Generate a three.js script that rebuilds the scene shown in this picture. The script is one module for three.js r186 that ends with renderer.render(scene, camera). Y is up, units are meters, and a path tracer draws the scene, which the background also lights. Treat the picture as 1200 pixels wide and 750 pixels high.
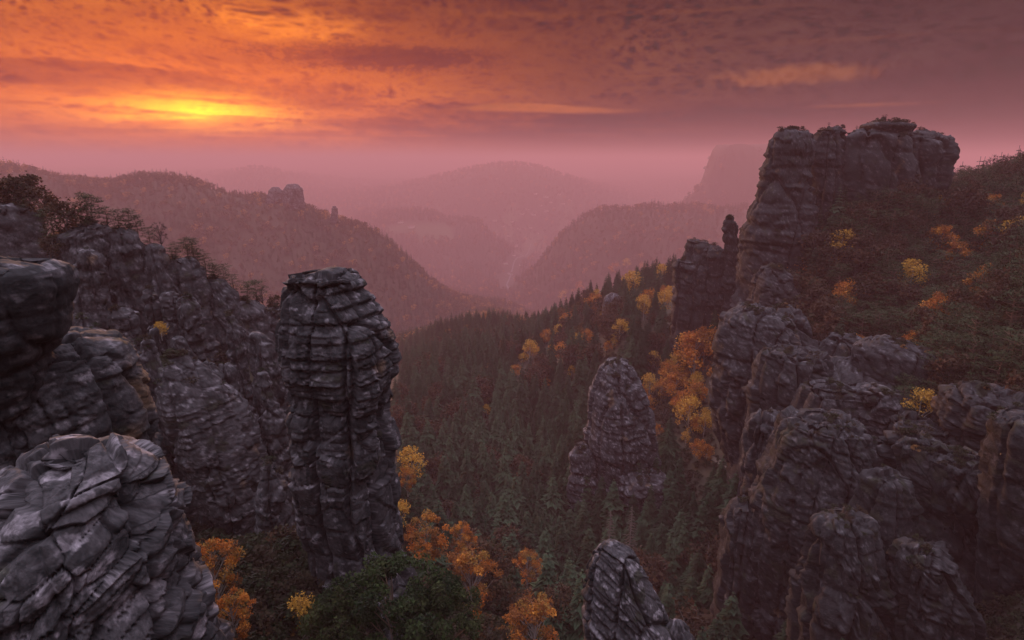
import * as THREE from 'three';
import { mergeGeometries } from 'three/addons/utils/BufferGeometryUtils.js';

// ---------------------------------------------------------------- camera, sky, sun, exposure
const FPX = 676, PITCH = Math.atan(185 / FPX), CP = Math.cos(PITCH), SP = Math.sin(PITCH);
const scene = new THREE.Scene();
const camera = new THREE.PerspectiveCamera(2 * Math.atan(375 / FPX) * 180 / Math.PI, 1024 / 640, 0.3, 40000);
camera.position.set(0, 0, 0);
camera.rotation.x = -PITCH;
scene.add(camera);
const renderer = new THREE.WebGLRenderer({ antialias: true });
renderer.toneMapping = THREE.LinearToneMapping;
renderer.toneMappingExposure = 2.9;
renderer.shadowMap.enabled = true;
const SUN_AZ = Math.atan((235 - 600) / FPX / 1.055), SUN_EL = 9 * Math.PI / 180;   // azimuth from -z towards +x
const FOG_DENSITY = 0.00026;
scene.fog = new THREE.FogExp2(new THREE.Color().setRGB(1.0, 0.51, 0.51), FOG_DENSITY);
const sun = new THREE.DirectionalLight(new THREE.Color().setRGB(1, 0.43, 0.16), 0.9);
sun.position.set(Math.sin(SUN_AZ) * Math.cos(SUN_EL), Math.sin(SUN_EL), -Math.cos(SUN_AZ) * Math.cos(SUN_EL)).multiplyScalar(1500);
sun.target.position.set(0, -60, -200);
sun.position.add(sun.target.position);
sun.castShadow = true; sun.shadow.radius = 12;
sun.shadow.mapSize.set(4096, 4096);
Object.assign(sun.shadow.camera, { left: -500, right: 500, top: 300, bottom: -300, near: 10, far: 3500 });
scene.add(sun, sun.target);

// ---------------------------------------------------------------- noise
const clamp = (x, a = 0, b = 1) => x < a ? a : x > b ? b : x;
const lerp = (a, b, t) => a + (b - a) * t;
const sstep = (a, b, x) => { const t = clamp((x - a) / (b - a)); return t * t * (3 - 2 * t); };
function hash(i, j, k, s = 0) {
  let h = Math.imul(i | 0, 374761393) ^ Math.imul(j | 0, 668265263) ^ Math.imul(k | 0, 2147483647 - 58310) ^ Math.imul((s | 0) + 11, 1274126177);
  h = Math.imul(h ^ (h >>> 15), 2246822519); h = Math.imul(h ^ (h >>> 13), 3266489917);
  return ((h ^ (h >>> 16)) >>> 0) / 4294967296;
}
function noise(x, y, z, s = 0) {
  const i = Math.floor(x), j = Math.floor(y), k = Math.floor(z);
  let u = x - i, v = y - j, w = z - k;
  u = u * u * (3 - 2 * u); v = v * v * (3 - 2 * v); w = w * w * (3 - 2 * w);
  const a = lerp(lerp(hash(i, j, k, s), hash(i + 1, j, k, s), u), lerp(hash(i, j + 1, k, s), hash(i + 1, j + 1, k, s), u), v);
  const b = lerp(lerp(hash(i, j, k + 1, s), hash(i + 1, j, k + 1, s), u), lerp(hash(i, j + 1, k + 1, s), hash(i + 1, j + 1, k + 1, s), u), v);
  return lerp(a, b, w);
}
function fbm(x, y, z, o, s = 0) {
  let a = 0, m = 0.5, t = 0;
  for (let k = 0; k < o; k++) { a += m * noise(x, y, z, s + k * 7); t += m; m *= 0.5; x = x * 2.03 + 5.1; y = y * 2.03 + 1.7; z = z * 2.03 + 9.2; }
  return a / t;
}
const W3 = { f1: 0, f2: 0, id: 0, x: 0, y: 0, z: 0 };
function worley(x, y, z, s) {   // distances to the nearest two cell seeds
  const i0 = Math.floor(x), j0 = Math.floor(y), k0 = Math.floor(z); let a = 9, b = 9, id = 0;
  for (let i = i0 - 1; i <= i0 + 1; i++) for (let j = j0 - 1; j <= j0 + 1; j++) for (let k = k0 - 1; k <= k0 + 1; k++) {
    const h = hash(i, j, k, s) * 4096, h1 = h - Math.floor(h), h2 = h1 * 64 - Math.floor(h1 * 64), h3 = h2 * 64 - Math.floor(h2 * 64);
    const dx = i + 0.1 + 0.8 * h / 4096 - x, dy = j + 0.1 + 0.8 * h2 - y, dz = k + 0.1 + 0.8 * h3 - z, d = dx * dx + dy * dy + dz * dz;
    if (d < a) { b = a; a = d; id = h1; W3.x = dx; W3.y = dy; W3.z = dz; } else if (d < b) b = d;
  }
  W3.f1 = Math.sqrt(a); W3.f2 = Math.sqrt(b); W3.id = id;
}
function rng(seed) { let a = seed >>> 0; return () => { a = (a + 0x6D2B79F5) | 0; let t = Math.imul(a ^ (a >>> 15), 1 | a); t = (t + Math.imul(t ^ (t >>> 7), 61 | t)) ^ t; return ((t ^ (t >>> 14)) >>> 0) / 4294967296; }; }

// ---------------------------------------------------------------- sky: dusk gradient round the sunken sun with altocumulus sheets
{
  const W = 4096, H = 2048, data = new Float32Array(W * H * 4);
  const deg = 180 / Math.PI;
  for (let r = 0; r < H; r++) {
    const el = ((r + 0.5) / H - 0.5) * 180;
    for (let c = 0; c < W; c++) {
      const o = (r * W + c) * 4;
      if ((el > 38 && c % 4) || (el > 0 && c % 3 && Math.abs(c / W - 0.25) > 0.19)) { data[o] = data[o - 4]; data[o + 1] = data[o - 3]; data[o + 2] = data[o - 2]; data[o + 3] = 1; continue; }
      let R = 0.12, G = 0.07, B = 0.08;
      if (el > -1) {
        const th = ((c + 0.5) / W - 0.5) * 2 * Math.PI, x = Math.cos(th), z = Math.sin(th);
        let da = Math.atan2(x, -z) - SUN_AZ; if (da > Math.PI) da -= 2 * Math.PI; if (da < -Math.PI) da += 2 * Math.PI; da *= deg;
        const e = Math.max(el, 0), ya = Math.max(Math.tan(e / deg), 0.035);
        // cloud sheet coordinates (a level sheet seen in perspective) and flecks of altocumulus
        const qx = x / ya, qz = z / ya, az = da + SUN_AZ * deg;
        const wa = az + 6 * (noise(az * 0.12, e * 0.3, 1.5, 3) - 0.5), we = e + 1.6 * (noise(az * 0.09, e * 0.35, 7.5, 4) - 0.5) + 0.03 * az;
        const big = fbm(qx * 0.30 + 3.3, qz * 0.30, 0.5, 4, 21), band = fbm(wa * 0.030 + 5, we * 0.34, 2.5, 5, 31);
        const fine = fbm(wa * 0.9, we * 2.4, 4.5, 5, 41), fleck = 1 - Math.abs(2 * fbm(wa * 1.1 + 30, we * 2.9, 9.5, 5, 45) - 1) * 2.2;
        const mottled = sstep(0.42, 0.60, fbm(az * 0.04 + 12, e * 0.12, 3.5, 3, 47));
        let cl = sstep(0.45, 0.64, 0.45 * big + 0.55 * band + 0.30 * (fine - 0.5));
        const spot = (a0, e0, wa0, we0) => Math.exp(-Math.pow((wa - a0) / wa0, 2) - Math.pow((we - 0.03 * az - e0) / we0, 2));
        const bank = sstep(0.30, 0.62, spot(-33, 6.2, 9, 0.85) + 0.5 * spot(-41, 6.6, 10, 1.2) + 0.55 * (fine - 0.5)) , bank2 = sstep(0.30, 0.75, spot(-12, 8.9, 9, 1.0) + 0.9 * (fleck - 0.5));
        cl = (1 - 0.8 * Math.exp(-Math.pow(da / 8, 2) - Math.pow((e - 4.4) / 1.3, 2))) * Math.max(cl * (1 - 0.5 * Math.exp(-Math.pow(da / 16, 2))), 0.62 * bank, 0.85 * bank2);
        const ed = e - 3.7;
        const g0 = Math.exp(-Math.pow(da / 5.5, 2) - Math.pow(ed / (ed > 0 ? 1.5 : 0.8), 2)), g1 = g0 * lerp(0.16, 1, sstep(0.38, 0.58, fbm(wa * 0.16 + 3, we * 2.6, 8.5, 5, 58))) + 0.35 * Math.exp(-Math.pow(da / 1.8, 2) - Math.pow((ed + 0.1) / 0.7, 2));
        const g2 = Math.exp(-Math.pow(da / 20, 2) - Math.pow(ed / (ed > 0 ? 7.5 : 3.2), 2));
        const g3 = Math.exp(-Math.pow(da / (da > 0 ? 33 : 30), 2) - Math.pow(ed / (ed > 0 ? 15 : 9), 2));
        const hz = Math.exp(-e / 5), up = sstep(18, 62, e);
        R = 0.009 + 0.72 * up + 0.95 * g1 + 0.32 * g2 + 0.105 * g3;
        G = 0.0042 + 0.64 * up + 0.42 * g1 + 0.066 * g2 + 0.013 * g3;
        B = 0.0055 * (1 - 0.8 * g3) + 0.84 * up + 0.00 * g1 + 0.00 * g2 + 0.000 * g3;
        const k = 1 - 0.7 * cl * (1 - 0.6 * up) * sstep(0.5, 3, e), t = 0.5 + mottled;
        const m = 1 + t * (1 - 0.5 * up) * (1 - 0.75 * Math.min(1, g1 * 1.5 + 0.4 * g2)) * (0.25 + 0.75 * sstep(2, 6.5, e)) * (1.15 * (fleck - 0.55) + 1.0 * (fine - 0.5));
        const mm = Math.max(m, 0.3);
        R *= k * mm; G *= Math.pow(k, 1.4) * Math.pow(mm, 1.5); B *= Math.pow(k, 0.85) * mm;
        const sk = (sstep(0.25, 0.8, spot(3.5, 4.5, 9, 0.32) + spot(24, 7.2, 9, 0.55) * 0.8 + spot(30, 4.9, 7, 0.25) * 0.7 + spot(-19, 11.5, 7, 1.4) * 0.7 + 0.7 * (fine - 0.5)) + 0.22 * sstep(0.60, 0.74, fbm(wa * 0.035 + 1, we * 1.1, 6.5, 4, 51)) * (1 - cl)) * (1 - sstep(16, 34, e)) * (0.5 + 0.9 * g3);
        R += 0.11 * sk; G += 0.031 * sk; B += 0.003 * sk;
        R = Math.max(R, 0.005); G = Math.max(G, 0.004); B = Math.max(B, 0.004);
      }
      data[o] = R; data[o + 1] = G; data[o + 2] = B; data[o + 3] = 1;
    }
  }
  const sky = new THREE.DataTexture(data, W, H, THREE.RGBAFormat, THREE.FloatType);
  sky.mapping = THREE.EquirectangularReflectionMapping; sky.magFilter = THREE.LinearFilter; sky.minFilter = THREE.LinearFilter; sky.wrapS = THREE.RepeatWrapping; sky.needsUpdate = true;
  scene.background = sky; scene.environment = sky;
}
console.log('sky', Date.now() % 1e6);

// ---------------------------------------------------------------- survey helpers: bearings read off the photograph -> metres
const slopeOf = (py) => { const yc = (375 - py) / FPX; return (yc * CP - SP) / (CP + yc * SP); };
const fwdOf = (py) => CP + ((375 - py) / FPX) * SP;
function at(px, py, D) { return { x: D * (px - 600) / FPX / fwdOf(py), y: D * slopeOf(py), z: -D }; }
function atY(px, D, y) { const s = y / D, yc = (s * CP + SP) / (CP - s * SP); return { x: D * (px - 600) / FPX / (CP + yc * SP), y, z: -D }; }
function project(x, y, z) { const d = -z * CP - y * SP, v = -z * SP + y * CP; return { px: 600 + FPX * x / d, py: 375 - FPX * v / d, d }; }

// ---------------------------------------------------------------- terrain: thin-plate spline through surveyed heights, on a polar grid
const ctrl = [
  [-100, 30, -32], [200, 30, -36], [350, 30, -46], [480, 30, -54], [600, 30, -62], [720, 30, -70], [850, 30, -76], [1000, 30, -74], [1250, 30, -60],
  [-100, 60, -36], [150, 60, -48], [300, 60, -46], [430, 60, -52], [600, 60, -72], [760, 60, -86], [900, 60, -92], [1100, 60, -84], [1300, 60, -50],
  [60, 100, -38], [250, 95, -60], [400, 90, -70], [500, 95, -84], [620, 100, -98], [750, 100, -112], [900, 100, -108], [1000, 100, -98], [1150, 100, -74],
  [50, 140, -16], [200, 140, -28], [330, 150, -46], [430, 140, -104], [500, 140, -116], [620, 135, -128], [750, 140, -132], [870, 130, -118],
  [-100, 140, -8], [-100, 300, -40], [120, 240, -85], [300, 240, -115],
  [480, 200, -131], [600, 200, -135], [700, 200, -134], [800, 190, -124], [870, 180, -112],
  [480, 300, -136], [600, 300, -136], [700, 300, -120], [718, 318, -104], [780, 280, -110], [850, 240, -98],
  [500, 400, -152], [600, 420, -142], [700, 420, -120], [780, 430, -99], [860, 330, -84], [440, 330, -150],
  [600, 480, -155], [700, 500, -124], [780, 470, -96], [860, 420, -84],
  [500, 650, -204], [600, 650, -196], [430, 600, -230], [700, 720, -330], [800, 720, -270], [540, 1150, -325], [600, 1150, -312], [700, 1050, -560], [820, 1100, -430], [500, 2000, -490], [605, 2000, -486], [760, 1500, -640],
  [-100, 400, -160], [0, 400, -190], [200, 480, -330], [330, 480, -330], [100, 900, -310], [300, 900, -320], [400, 900, -300],
  [0, 1500, -11], [60, 1500, -35], [120, 1500, -60], [165, 1500, -40], [205, 1500, -41], [260, 1500, -77], [330, 1500, -84], [360, 1500, -122], [400, 1500, -147], [440, 1490, -185], [470, 1480, -234], [490, 1470, -282], [512, 1460, -345], [-150, 1500, 0],
  [0, 1250, -170], [150, 1250, -215], [300, 1250, -270], [400, 1280, -305], [470, 1300, -365], [0, 2200, -320], [200, 2200, -400], [350, 2100, -450], [440, 2100, -480],
  [480, 2620, -570], [520, 2620, -585], [570, 2620, -630],
  [500, 4600, -390], [440, 4600, -425], [560, 4500, -460], [490, 4020, -456], [450, 4000, -472], [575, 4000, -570], [600, 3750, -690], [500, 3550, -670], [400, 4200, -600],
  [600, 6000, -225], [550, 6000, -275], [520, 6000, -360], [640, 6000, -270], [670, 6000, -360], [690, 6000, -440], [708, 6000, -560], [620, 5200, -730], [680, 5200, -770],
  [590, 2700, -645], [600, 2800, -640], [622, 2760, -540], [640, 2740, -440], [665, 2720, -330], [690, 2700, -250], [715, 2700, -202], [740, 2700, -215], [760, 2700, -188], [790, 2680, -205], [820, 2700, -196], [870, 2700, -213], [960, 2700, -200], [700, 2300, -480], [800, 2200, -430], [640, 2350, -640], [870, 2100, -380], [740, 3600, -720], [860, 3600, -700],
  [600, 3500, -700], [620, 4300, -745], [580, 3000, -655], [545, 5300, -760], [650, 4300, -760], [720, 5300, -785], [800, 5500, -700],
  [870, 7000, -170], [940, 7000, -120], [835, 7000, -430], [300, 7500, -60], [250, 7500, -220], [360, 7500, -300], [100, 9000, -150], [450, 9000, -330], [600, 10000, -250], [750, 9000, -380], [0, 7000, -250], [-200, 5000, -150], [150, 5000, -500],
  [1000, 220, -50], [1120, 220, -46], [1210, 200, -24], [1280, 150, -16], [1100, 170, -54], [1150, 120, -62], [1050, 140, -64], [1210, 120, -50], [1060, 243, -20], [980, 238, -36], [925, 236, -62], [1090, 243, -26], [960, 190, -72],
  [1150, 380, -18], [1050, 400, -34], [950, 420, -64], [1250, 400, -6], [1150, 800, -60], [1250, 1300, -60], [1100, 1700, -200],
  [0, 22000, -150], [300, 22000, -150], [600, 22000, -150], [900, 22000, -150], [1200, 22000, -150], [1300, 6000, -200], [1100, 6000, -300],
];
const TP = ctrl.map(([px, D, y]) => { const p = atY(px, D, y); return [Math.atan2(p.x, D) * 2.0, Math.log(Math.hypot(p.x, D)), y]; });
function solveTps(P) {
  const n = P.length, N = n + 3, A = Array.from({ length: N }, () => new Float64Array(N + 1));
  const k = (r2) => r2 > 0 ? r2 * Math.log(r2) : 0;
  for (let i = 0; i < n; i++) {
    for (let j = 0; j < n; j++) A[i][j] = k((P[i][0] - P[j][0]) ** 2 + (P[i][1] - P[j][1]) ** 2) + (i === j ? 0.004 : 0);
    A[i][n] = A[n][i] = 1; A[i][n + 1] = A[n + 1][i] = P[i][0]; A[i][n + 2] = A[n + 2][i] = P[i][1]; A[i][N] = P[i][2];
  }
  for (let c = 0; c < N; c++) {
    let b = c; for (let r = c + 1; r < N; r++) if (Math.abs(A[r][c]) > Math.abs(A[b][c])) b = r;
    [A[c], A[b]] = [A[b], A[c]];
    for (let r = 0; r < N; r++) if (r !== c) { const f = A[r][c] / A[c][c]; if (f) for (let q = c; q <= N; q++) A[r][q] -= f * A[c][q]; }
  }
  const w = A.map((row, i) => row[N] / row[i]);
  return (a, l) => { let s = w[n] + w[n + 1] * a + w[n + 2] * l; for (let i = 0; i < n; i++) { const da = a - P[i][0], dl = l - P[i][1], r2 = da * da + dl * dl; if (r2 > 0) s += w[i] * r2 * Math.log(r2); } return s; };
}
const tps = solveTps(TP);
const TABLE = atY(872, 3900, 0);
function rawHeight(az, r) {
  const x = Math.sin(az) * r, z = -Math.cos(az) * r;
  const a = clamp(az, -0.95, 0.95), l = clamp(Math.log(r), 3.1, 10.2);
  let y = tps(a * 2.0, l);
  y = clamp(y, -790, 60);
  y += (fbm(x / 45, z / 45, 3, 4, 5) - 0.5) * clamp(r * 0.03, 3, 14);
  if (r > 600) y += (fbm(x / 560, z / 560, 8, 4, 15) - 0.5) * clamp((r - 600) * 0.03, 0, 46);
  if (r > 3000) {   // the flat-topped mountain
    const d = Math.hypot((x - TABLE.x) / 224, (z - TABLE.z) / 200) + 0.3 * (fbm(x / 130, z / 130, 1, 3, 77) - 0.5);
    const mesa = 0.7 * sstep(3.4, 0.98, d) + 0.3 * sstep(1.25, 0.8, d);
    y = lerp(y, Math.max(y, 112 + 16 * (fbm(x / 150, z / 150, 2, 2, 78) - 0.5)), mesa);
  }
  const back = sstep(1.0, 1.5, Math.abs(az));
  y = lerp(y, -3 + 2 * (noise(x / 12, z / 12, 1) - 0.5), back);
  return y;
}
const AZ = [], RR = [];
for (let i = 0; i <= 30; i++) AZ.push(-Math.PI + (Math.PI - 0.9) * i / 30);
for (let i = 1; i <= 330; i++) AZ.push(-0.9 + 1.8 * i / 330);
for (let i = 1; i <= 30; i++) AZ.push(0.9 + (Math.PI - 0.9) * i / 30);
const NR = 270, L0 = Math.log(6), L1 = Math.log(26000);
for (let j = 0; j < NR; j++) RR.push(Math.exp(lerp(L0, L1, j / (NR - 1))));
const HG = new Float32Array(AZ.length * NR);
for (let i = 0; i < AZ.length; i++) for (let j = 0; j < NR; j++) HG[i * NR + j] = rawHeight(AZ[i], RR[j]);
for (let j = 0; j < NR; j++) HG[(AZ.length - 1) * NR + j] = HG[j];
function ground(x, z) {
  const az = Math.atan2(x, -z), r = Math.hypot(x, z);
  let fi = az < -0.9 ? (az + Math.PI) / (Math.PI - 0.9) * 30 : az < 0.9 ? 30 + (az + 0.9) / 1.8 * 330 : 360 + (az - 0.9) / (Math.PI - 0.9) * 30;
  let fj = (Math.log(Math.max(r, 6)) - L0) / (L1 - L0) * (NR - 1);
  fi = clamp(fi, 0, AZ.length - 1.001); fj = clamp(fj, 0, NR - 1.001);
  const i = Math.floor(fi), j = Math.floor(fj), u = fi - i, v = fj - j, q = i * NR + j;
  return lerp(lerp(HG[q], HG[q + 1], v), lerp(HG[q + NR], HG[q + NR + 1], v), u);
}
// where the bearing (px, py) meets the ground raised by lift
function hit(px, py, lift = 0, from = 24, to = 3500) {
  for (let D = from; D < to; D *= 1.006) { const p = at(px, py, D); const g = ground(p.x, p.z); if (p.y <= g + lift) return { x: p.x, y: g, z: p.z, D }; }
  return null;
}
const FIELD = { x: atY(492, 4080, -460).x, z: -4080 };
function inField(x, z) { return Math.hypot((x - FIELD.x) / 270, (z - FIELD.z) / 140) + 0.9 * (fbm(x / 160, z / 160, 3, 3, 66) - 0.5) < 0.9; }
const valleyRoad = [[596, 2900], [594, 3300], [600, 3750], [604, 4100], [614, 4700], [622, 5200]].map(([px, D]) => { const p = atY(px, D, -785); return [p.x, p.z]; });
function roadDist(x, z) { let b = 1e9; for (let i = 0; i + 1 < valleyRoad.length; i++) { const [ax, az] = valleyRoad[i], [bx, bz] = valleyRoad[i + 1], t = clamp(((x - ax) * (bx - ax) + (z - az) * (bz - az)) / ((bx - ax) ** 2 + (bz - az) ** 2)); b = Math.min(b, Math.hypot(x - ax - t * (bx - ax), z - az - t * (bz - az))); } return b; }

// ---------------------------------------------------------------- textures
function dataTex(n, fn, srgb) {
  const d = new Uint8Array(n * n * 4);
  for (let j = 0; j < n; j++) for (let i = 0; i < n; i++) { const v = fn(i / n, j / n), o = (j * n + i) * 4; d[o] = v[0] * 255; d[o + 1] = v[1] * 255; d[o + 2] = v[2] * 255; d[o + 3] = 255; }
  const t = new THREE.DataTexture(d, n, n); t.wrapS = t.wrapT = THREE.RepeatWrapping; t.magFilter = THREE.LinearFilter; t.minFilter = THREE.LinearMipmapLinearFilter; t.generateMipmaps = true;
  if (srgb) t.colorSpace = THREE.SRGBColorSpace; t.needsUpdate = true; return t;
}
// tiling noise: blend of shifted copies
const tile = (f) => (u, v) => { const a = f(u, v), b = f(u - 1, v), c = f(u, v - 1), d = f(u - 1, v - 1); return lerp(lerp(a, b, u), lerp(c, d, u), v); };
const rockHeight = tile((u, v) => 0.5 * fbm(u * 13, v * 24, 1, 4, 91) + 0.5 * fbm(u * 36, v * 42, 2, 4, 95));
const rockSpots = tile((u, v) => fbm(u * 14, v * 22, 5, 5, 97));
const rockBump = dataTex(512, (u, v) => { const h = rockHeight(u, v); return [h, h, h]; });
const rockGrain = dataTex(768, (u, v) => { const q = rockHeight(u + 0.37 - Math.floor(u + 0.37), v), sp = rockSpots(u, v), h = clamp(0.72 + 0.9 * (q - 0.5) + 0.13 * sstep(0.55, 0.60, sp) - 0.14 * sstep(0.45, 0.40, sp), 0.2, 1); return [h, h * 0.985, h * 0.99]; }, true);
const rockMat = new THREE.MeshStandardMaterial({ vertexColors: true, map: rockGrain, bumpMap: rockBump, bumpScale: 0.22, roughness: 0.92 });
const nearRockMat = rockMat.clone(); nearRockMat.bumpScale = 0.075;
const groundMat = new THREE.MeshStandardMaterial({ vertexColors: true, roughness: 1 });
console.log('terrain solved', Date.now() % 1e6);

// ---------------------------------------------------------------- naming
const taken = {};
function numbered(n) { const k = taken[n] = (taken[n] ?? -1) + 1; return k ? n + '_' + String(k).padStart(3, '0') : n; }
function tag(o, label, category, group, kind) { if (label) o.userData.label = label; if (category) o.userData.category = category; if (group) o.userData.group = group; if (kind) o.userData.kind = kind; return o; }
function mesh(name, geo, mat, parent = scene) { const m = new THREE.Mesh(geo, mat); m.name = parent === scene ? numbered(name) : name; m.castShadow = m.receiveShadow = true; parent.add(m); return m; }
function base(name, x, y, z) { const g = new THREE.Group(); g.name = numbered(name); g.position.set(x, y, z); scene.add(g); return g; }

// ---------------------------------------------------------------- depth survey used to leave out what nothing shows
const BW = 300, BH = 188, zbuf = new Float32Array(BW * BH).fill(1e9);
function splat(x, y, z) { const p = project(x, y, z); if (p.d < 1) return; const i = Math.floor(p.px / 4), j = Math.floor(p.py / 4); if (i < 0 || j < 0 || i >= BW || j >= BH) return; const o = j * BW + i; if (p.d < zbuf[o]) zbuf[o] = p.d; }
const crestCells = new Map();
function crestNote(x, y, z) { const p = project(x, y, z); if (p.d < 1) return; const k = Math.floor(p.px / 4) + (z < -200 ? 1000 : 0), c = crestCells.get(k); if (!c || p.py < c.py) crestCells.set(k, { py: p.py, x, y, z }); }
function crestAt(px, far) { for (const d of [0, 1, -1, 2, -2]) { const c = crestCells.get(Math.floor(px / 4) + d + (far ? 1000 : 0)); if (c) return c; } return null; }
function shows(x, y, z, margin = 0) { const p = project(x, y, z); if (p.d < 1 || p.px < -margin || p.px > 1200 + margin || p.py < -margin || p.py > 750 + margin) return 0; const i = clamp(Math.floor(p.px / 4), 0, BW - 1), j = clamp(Math.floor(p.py / 4), 0, BH - 1); return p.d < zbuf[j * BW + i] * 1.03 + 4 ? p.d : 0; }

// ---------------------------------------------------------------- ground sheet
{
  const n = AZ.length, pos = new Float32Array(n * NR * 3), col = new Float32Array(n * NR * 3), idx = [];
  for (let i = 0; i < n; i++) for (let j = 0; j < NR; j++) {
    const q = i * NR + j, x = Math.sin(AZ[i]) * RR[j], z = -Math.cos(AZ[i]) * RR[j], y = HG[q];
    pos[q * 3] = x; pos[q * 3 + 1] = y; pos[q * 3 + 2] = z;
    if (AZ[i] > -0.8 && AZ[i] < 0.8) splat(x, y, z);
    const m = fbm(x / 9, z / 9, 1, 3, 61);
    let c = [lerp(0.030, 0.055, m), lerp(0.027, 0.040, m), lerp(0.016, 0.022, m)];
    if (RR[j] > 3800 && inField(x, z)) c = [0.075, 0.072, 0.036];
    if (RR[j] > 4600 && !inField(x, z)) { const f = fbm(x / 180, z / 180, 4, 4, 62); c = f > 0.56 && y < -390 ? [0.10, 0.095, 0.05] : [0.03 + 0.03 * f, 0.03 + 0.02 * f, 0.018]; }
    col.set(c, q * 3);
    if (i + 1 < n && j + 1 < NR) { idx.push(q, q + NR, q + 1, q + 1, q + NR, q + NR + 1); }
  }
  const g = new THREE.BufferGeometry(); g.setAttribute('position', new THREE.BufferAttribute(pos, 3)); g.setAttribute('color', new THREE.BufferAttribute(col, 3)); g.setIndex(idx); g.computeVertexNormals();
  tag(mesh('terrain', g, groundMat), 'forest floor, gorge sides and far hills of the sandstone country', 'terrain', null, 'structure');
}

// ---------------------------------------------------------------- sandstone
const rockDefaults = { ratio: 0.9, bed: 1.6, bedAmp: 0.5, tilt: [0.03, 0.02], joint: 4, jointAmp: 0.5, rough: 0.5, nu: 90, nv: 140, exp: 2.8, yaw: 0.4, pale: 0.5, moss: 0.1, dark: 0.5, ochre: 0.1, seed: 1, cap: 0.35, blockAmp: 0, blockW: 0, blockH: 0, fade: null, heads: 0.5, tone: 1, grain: 7 };
function layer(s, S, seed) { // uneven beds: [place within the bed 0..1, number of the bed]
  let i = Math.floor(s / S); const b = (k) => (k + 0.38 * (hash(k, 3, seed, 9) - 0.5) * 2) * S;
  if (s < b(i)) i--; else if (s >= b(i + 1)) i++;
  return [(s - b(i)) / (b(i + 1) - b(i)), i];
}
function rockDisplace(o, x, y, z, side) {
  const S = o.bed, sd = o.seed;
  const warp = noise(x / (S * 5), y / (S * 5), z / (S * 5), sd + 1) - 0.5;
  const s = y + o.tilt[0] * x + o.tilt[1] * z + S * 1.1 * warp;
  const [f, i] = layer(s, S, sd), [f2, i2] = layer(s + 0.4 * S * (noise(x / S / 1.7, y / S, z / S / 1.7, sd + 2) - 0.5), S / 3.1, sd + 5);
  const shelf = (t) => Math.min(1, t / 0.10) * (1 - 0.85 * Math.pow(t, 2.2)), e = shelf(f), e2 = shelf(f2);
  const out = noise(x / (S * 3.2), i * 1.37, z / (S * 3.2), sd + 3), out2 = noise(x / (S * 1.2), i2 * 1.37, z / (S * 1.2), sd + 4);
  const mask = 0.12 + 0.88 * sstep(0.36, 0.60, noise(x / (S * 7), y / (S * 5), z / (S * 7), sd + 6));
  const flat = 0.3 + 0.7 * side, fade = flat * (o.fade ? lerp(1, o.fade[2], sstep(o.fade[0], o.fade[1], y + 3 * warp)) : 1);
  let d = fade * (o.bedAmp * mask * ((0.25 + 1.1 * out) * e - 0.75) + 0.34 * o.bedAmp * (0.3 + 0.7 * mask) * ((0.3 + out2) * e2 - 0.7));
  // massive beds: bulging heads and necks
  const [fh, ih] = layer(s + 0.8 * S * warp, S * 3.7, sd + 50); d += flat * o.heads * o.bedAmp * 2.2 * ((0.4 + 0.9 * noise(x / (S * 7), ih * 1.7, z / (S * 7), sd + 51)) * Math.pow(clamp(4 * fh * (1 - fh)), 0.35) - 0.8);
  // fallen-in blocks
  const bw = o.blockW || S * 2.1, bh = o.blockH || S * 1.25, ba = (o.blockAmp || o.jointAmp * 0.6) * lerp(0.35, 1, sstep(0.38, 0.62, noise(x / (S * 9) + 7, y / (S * 6), z / (S * 9), sd + 58))), wx = 0.35 * (noise(x / bw * 1.3, s / bh, z / bw * 1.3, sd + 55) - 0.5);
  worley(x / bw + wx, s / bh + 0.2 * wx, z / bw - wx, sd + 56);
  const gr = sstep(0, 0.07, W3.f2 - W3.f1), ta = W3.id * 97.1, t1 = ta - Math.floor(ta) - 0.5, tb = W3.id * 311.7, t2 = tb - Math.floor(tb) - 0.5;
  d += ba * (0.5 * (gr - 1) + 1.1 * (W3.id - 0.5) * gr + 1.5 * (t1 * W3.x + 0.8 * (t1 + t2) * W3.y + t2 * W3.z));
  // vertical joints: two sets of fracture planes, each slab standing a little in or out
  for (let k = 0; k < 2; k++) {
    const a = o.yaw + 0.35 + k * 1.45, wob = 0.5 * o.joint * (fbm(x / (o.joint * 2), y / (o.joint * 3.5), z / (o.joint * 2), 3, sd + 8 + k) - 0.5);
    const q = x * Math.cos(a) + z * Math.sin(a) + wob * 1.4, [g, n] = layer(q, o.joint, sd + 20 + k);
    const dist = Math.min(g, 1 - g) * o.joint, on = sstep(0.25, 0.55, noise(n * 3.3, y / (o.joint * 4), 0.5, sd + 12));
    d -= o.jointAmp * on * Math.exp(-Math.pow(dist / (0.055 * o.joint), 2)) * 1.3;
    d += o.jointAmp * 0.8 * (hash(n, Math.floor(y / (o.joint * 3) + 0.7 * hash(n, 1, sd, 3)), k, sd) - 0.5) * sstep(0, 0.05, Math.min(g, 1 - g));
  }
  d += o.rough * (1.5 * (fbm(x / (S * 3.5), y / (S * 4), z / (S * 3.5), 3, sd + 30) - 0.5) + 0.42 * (fbm(x / (S * 0.7), y / (S * 0.55), z / (S * 0.7), 3, sd + 31) - 0.5));
  return d;
}
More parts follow.
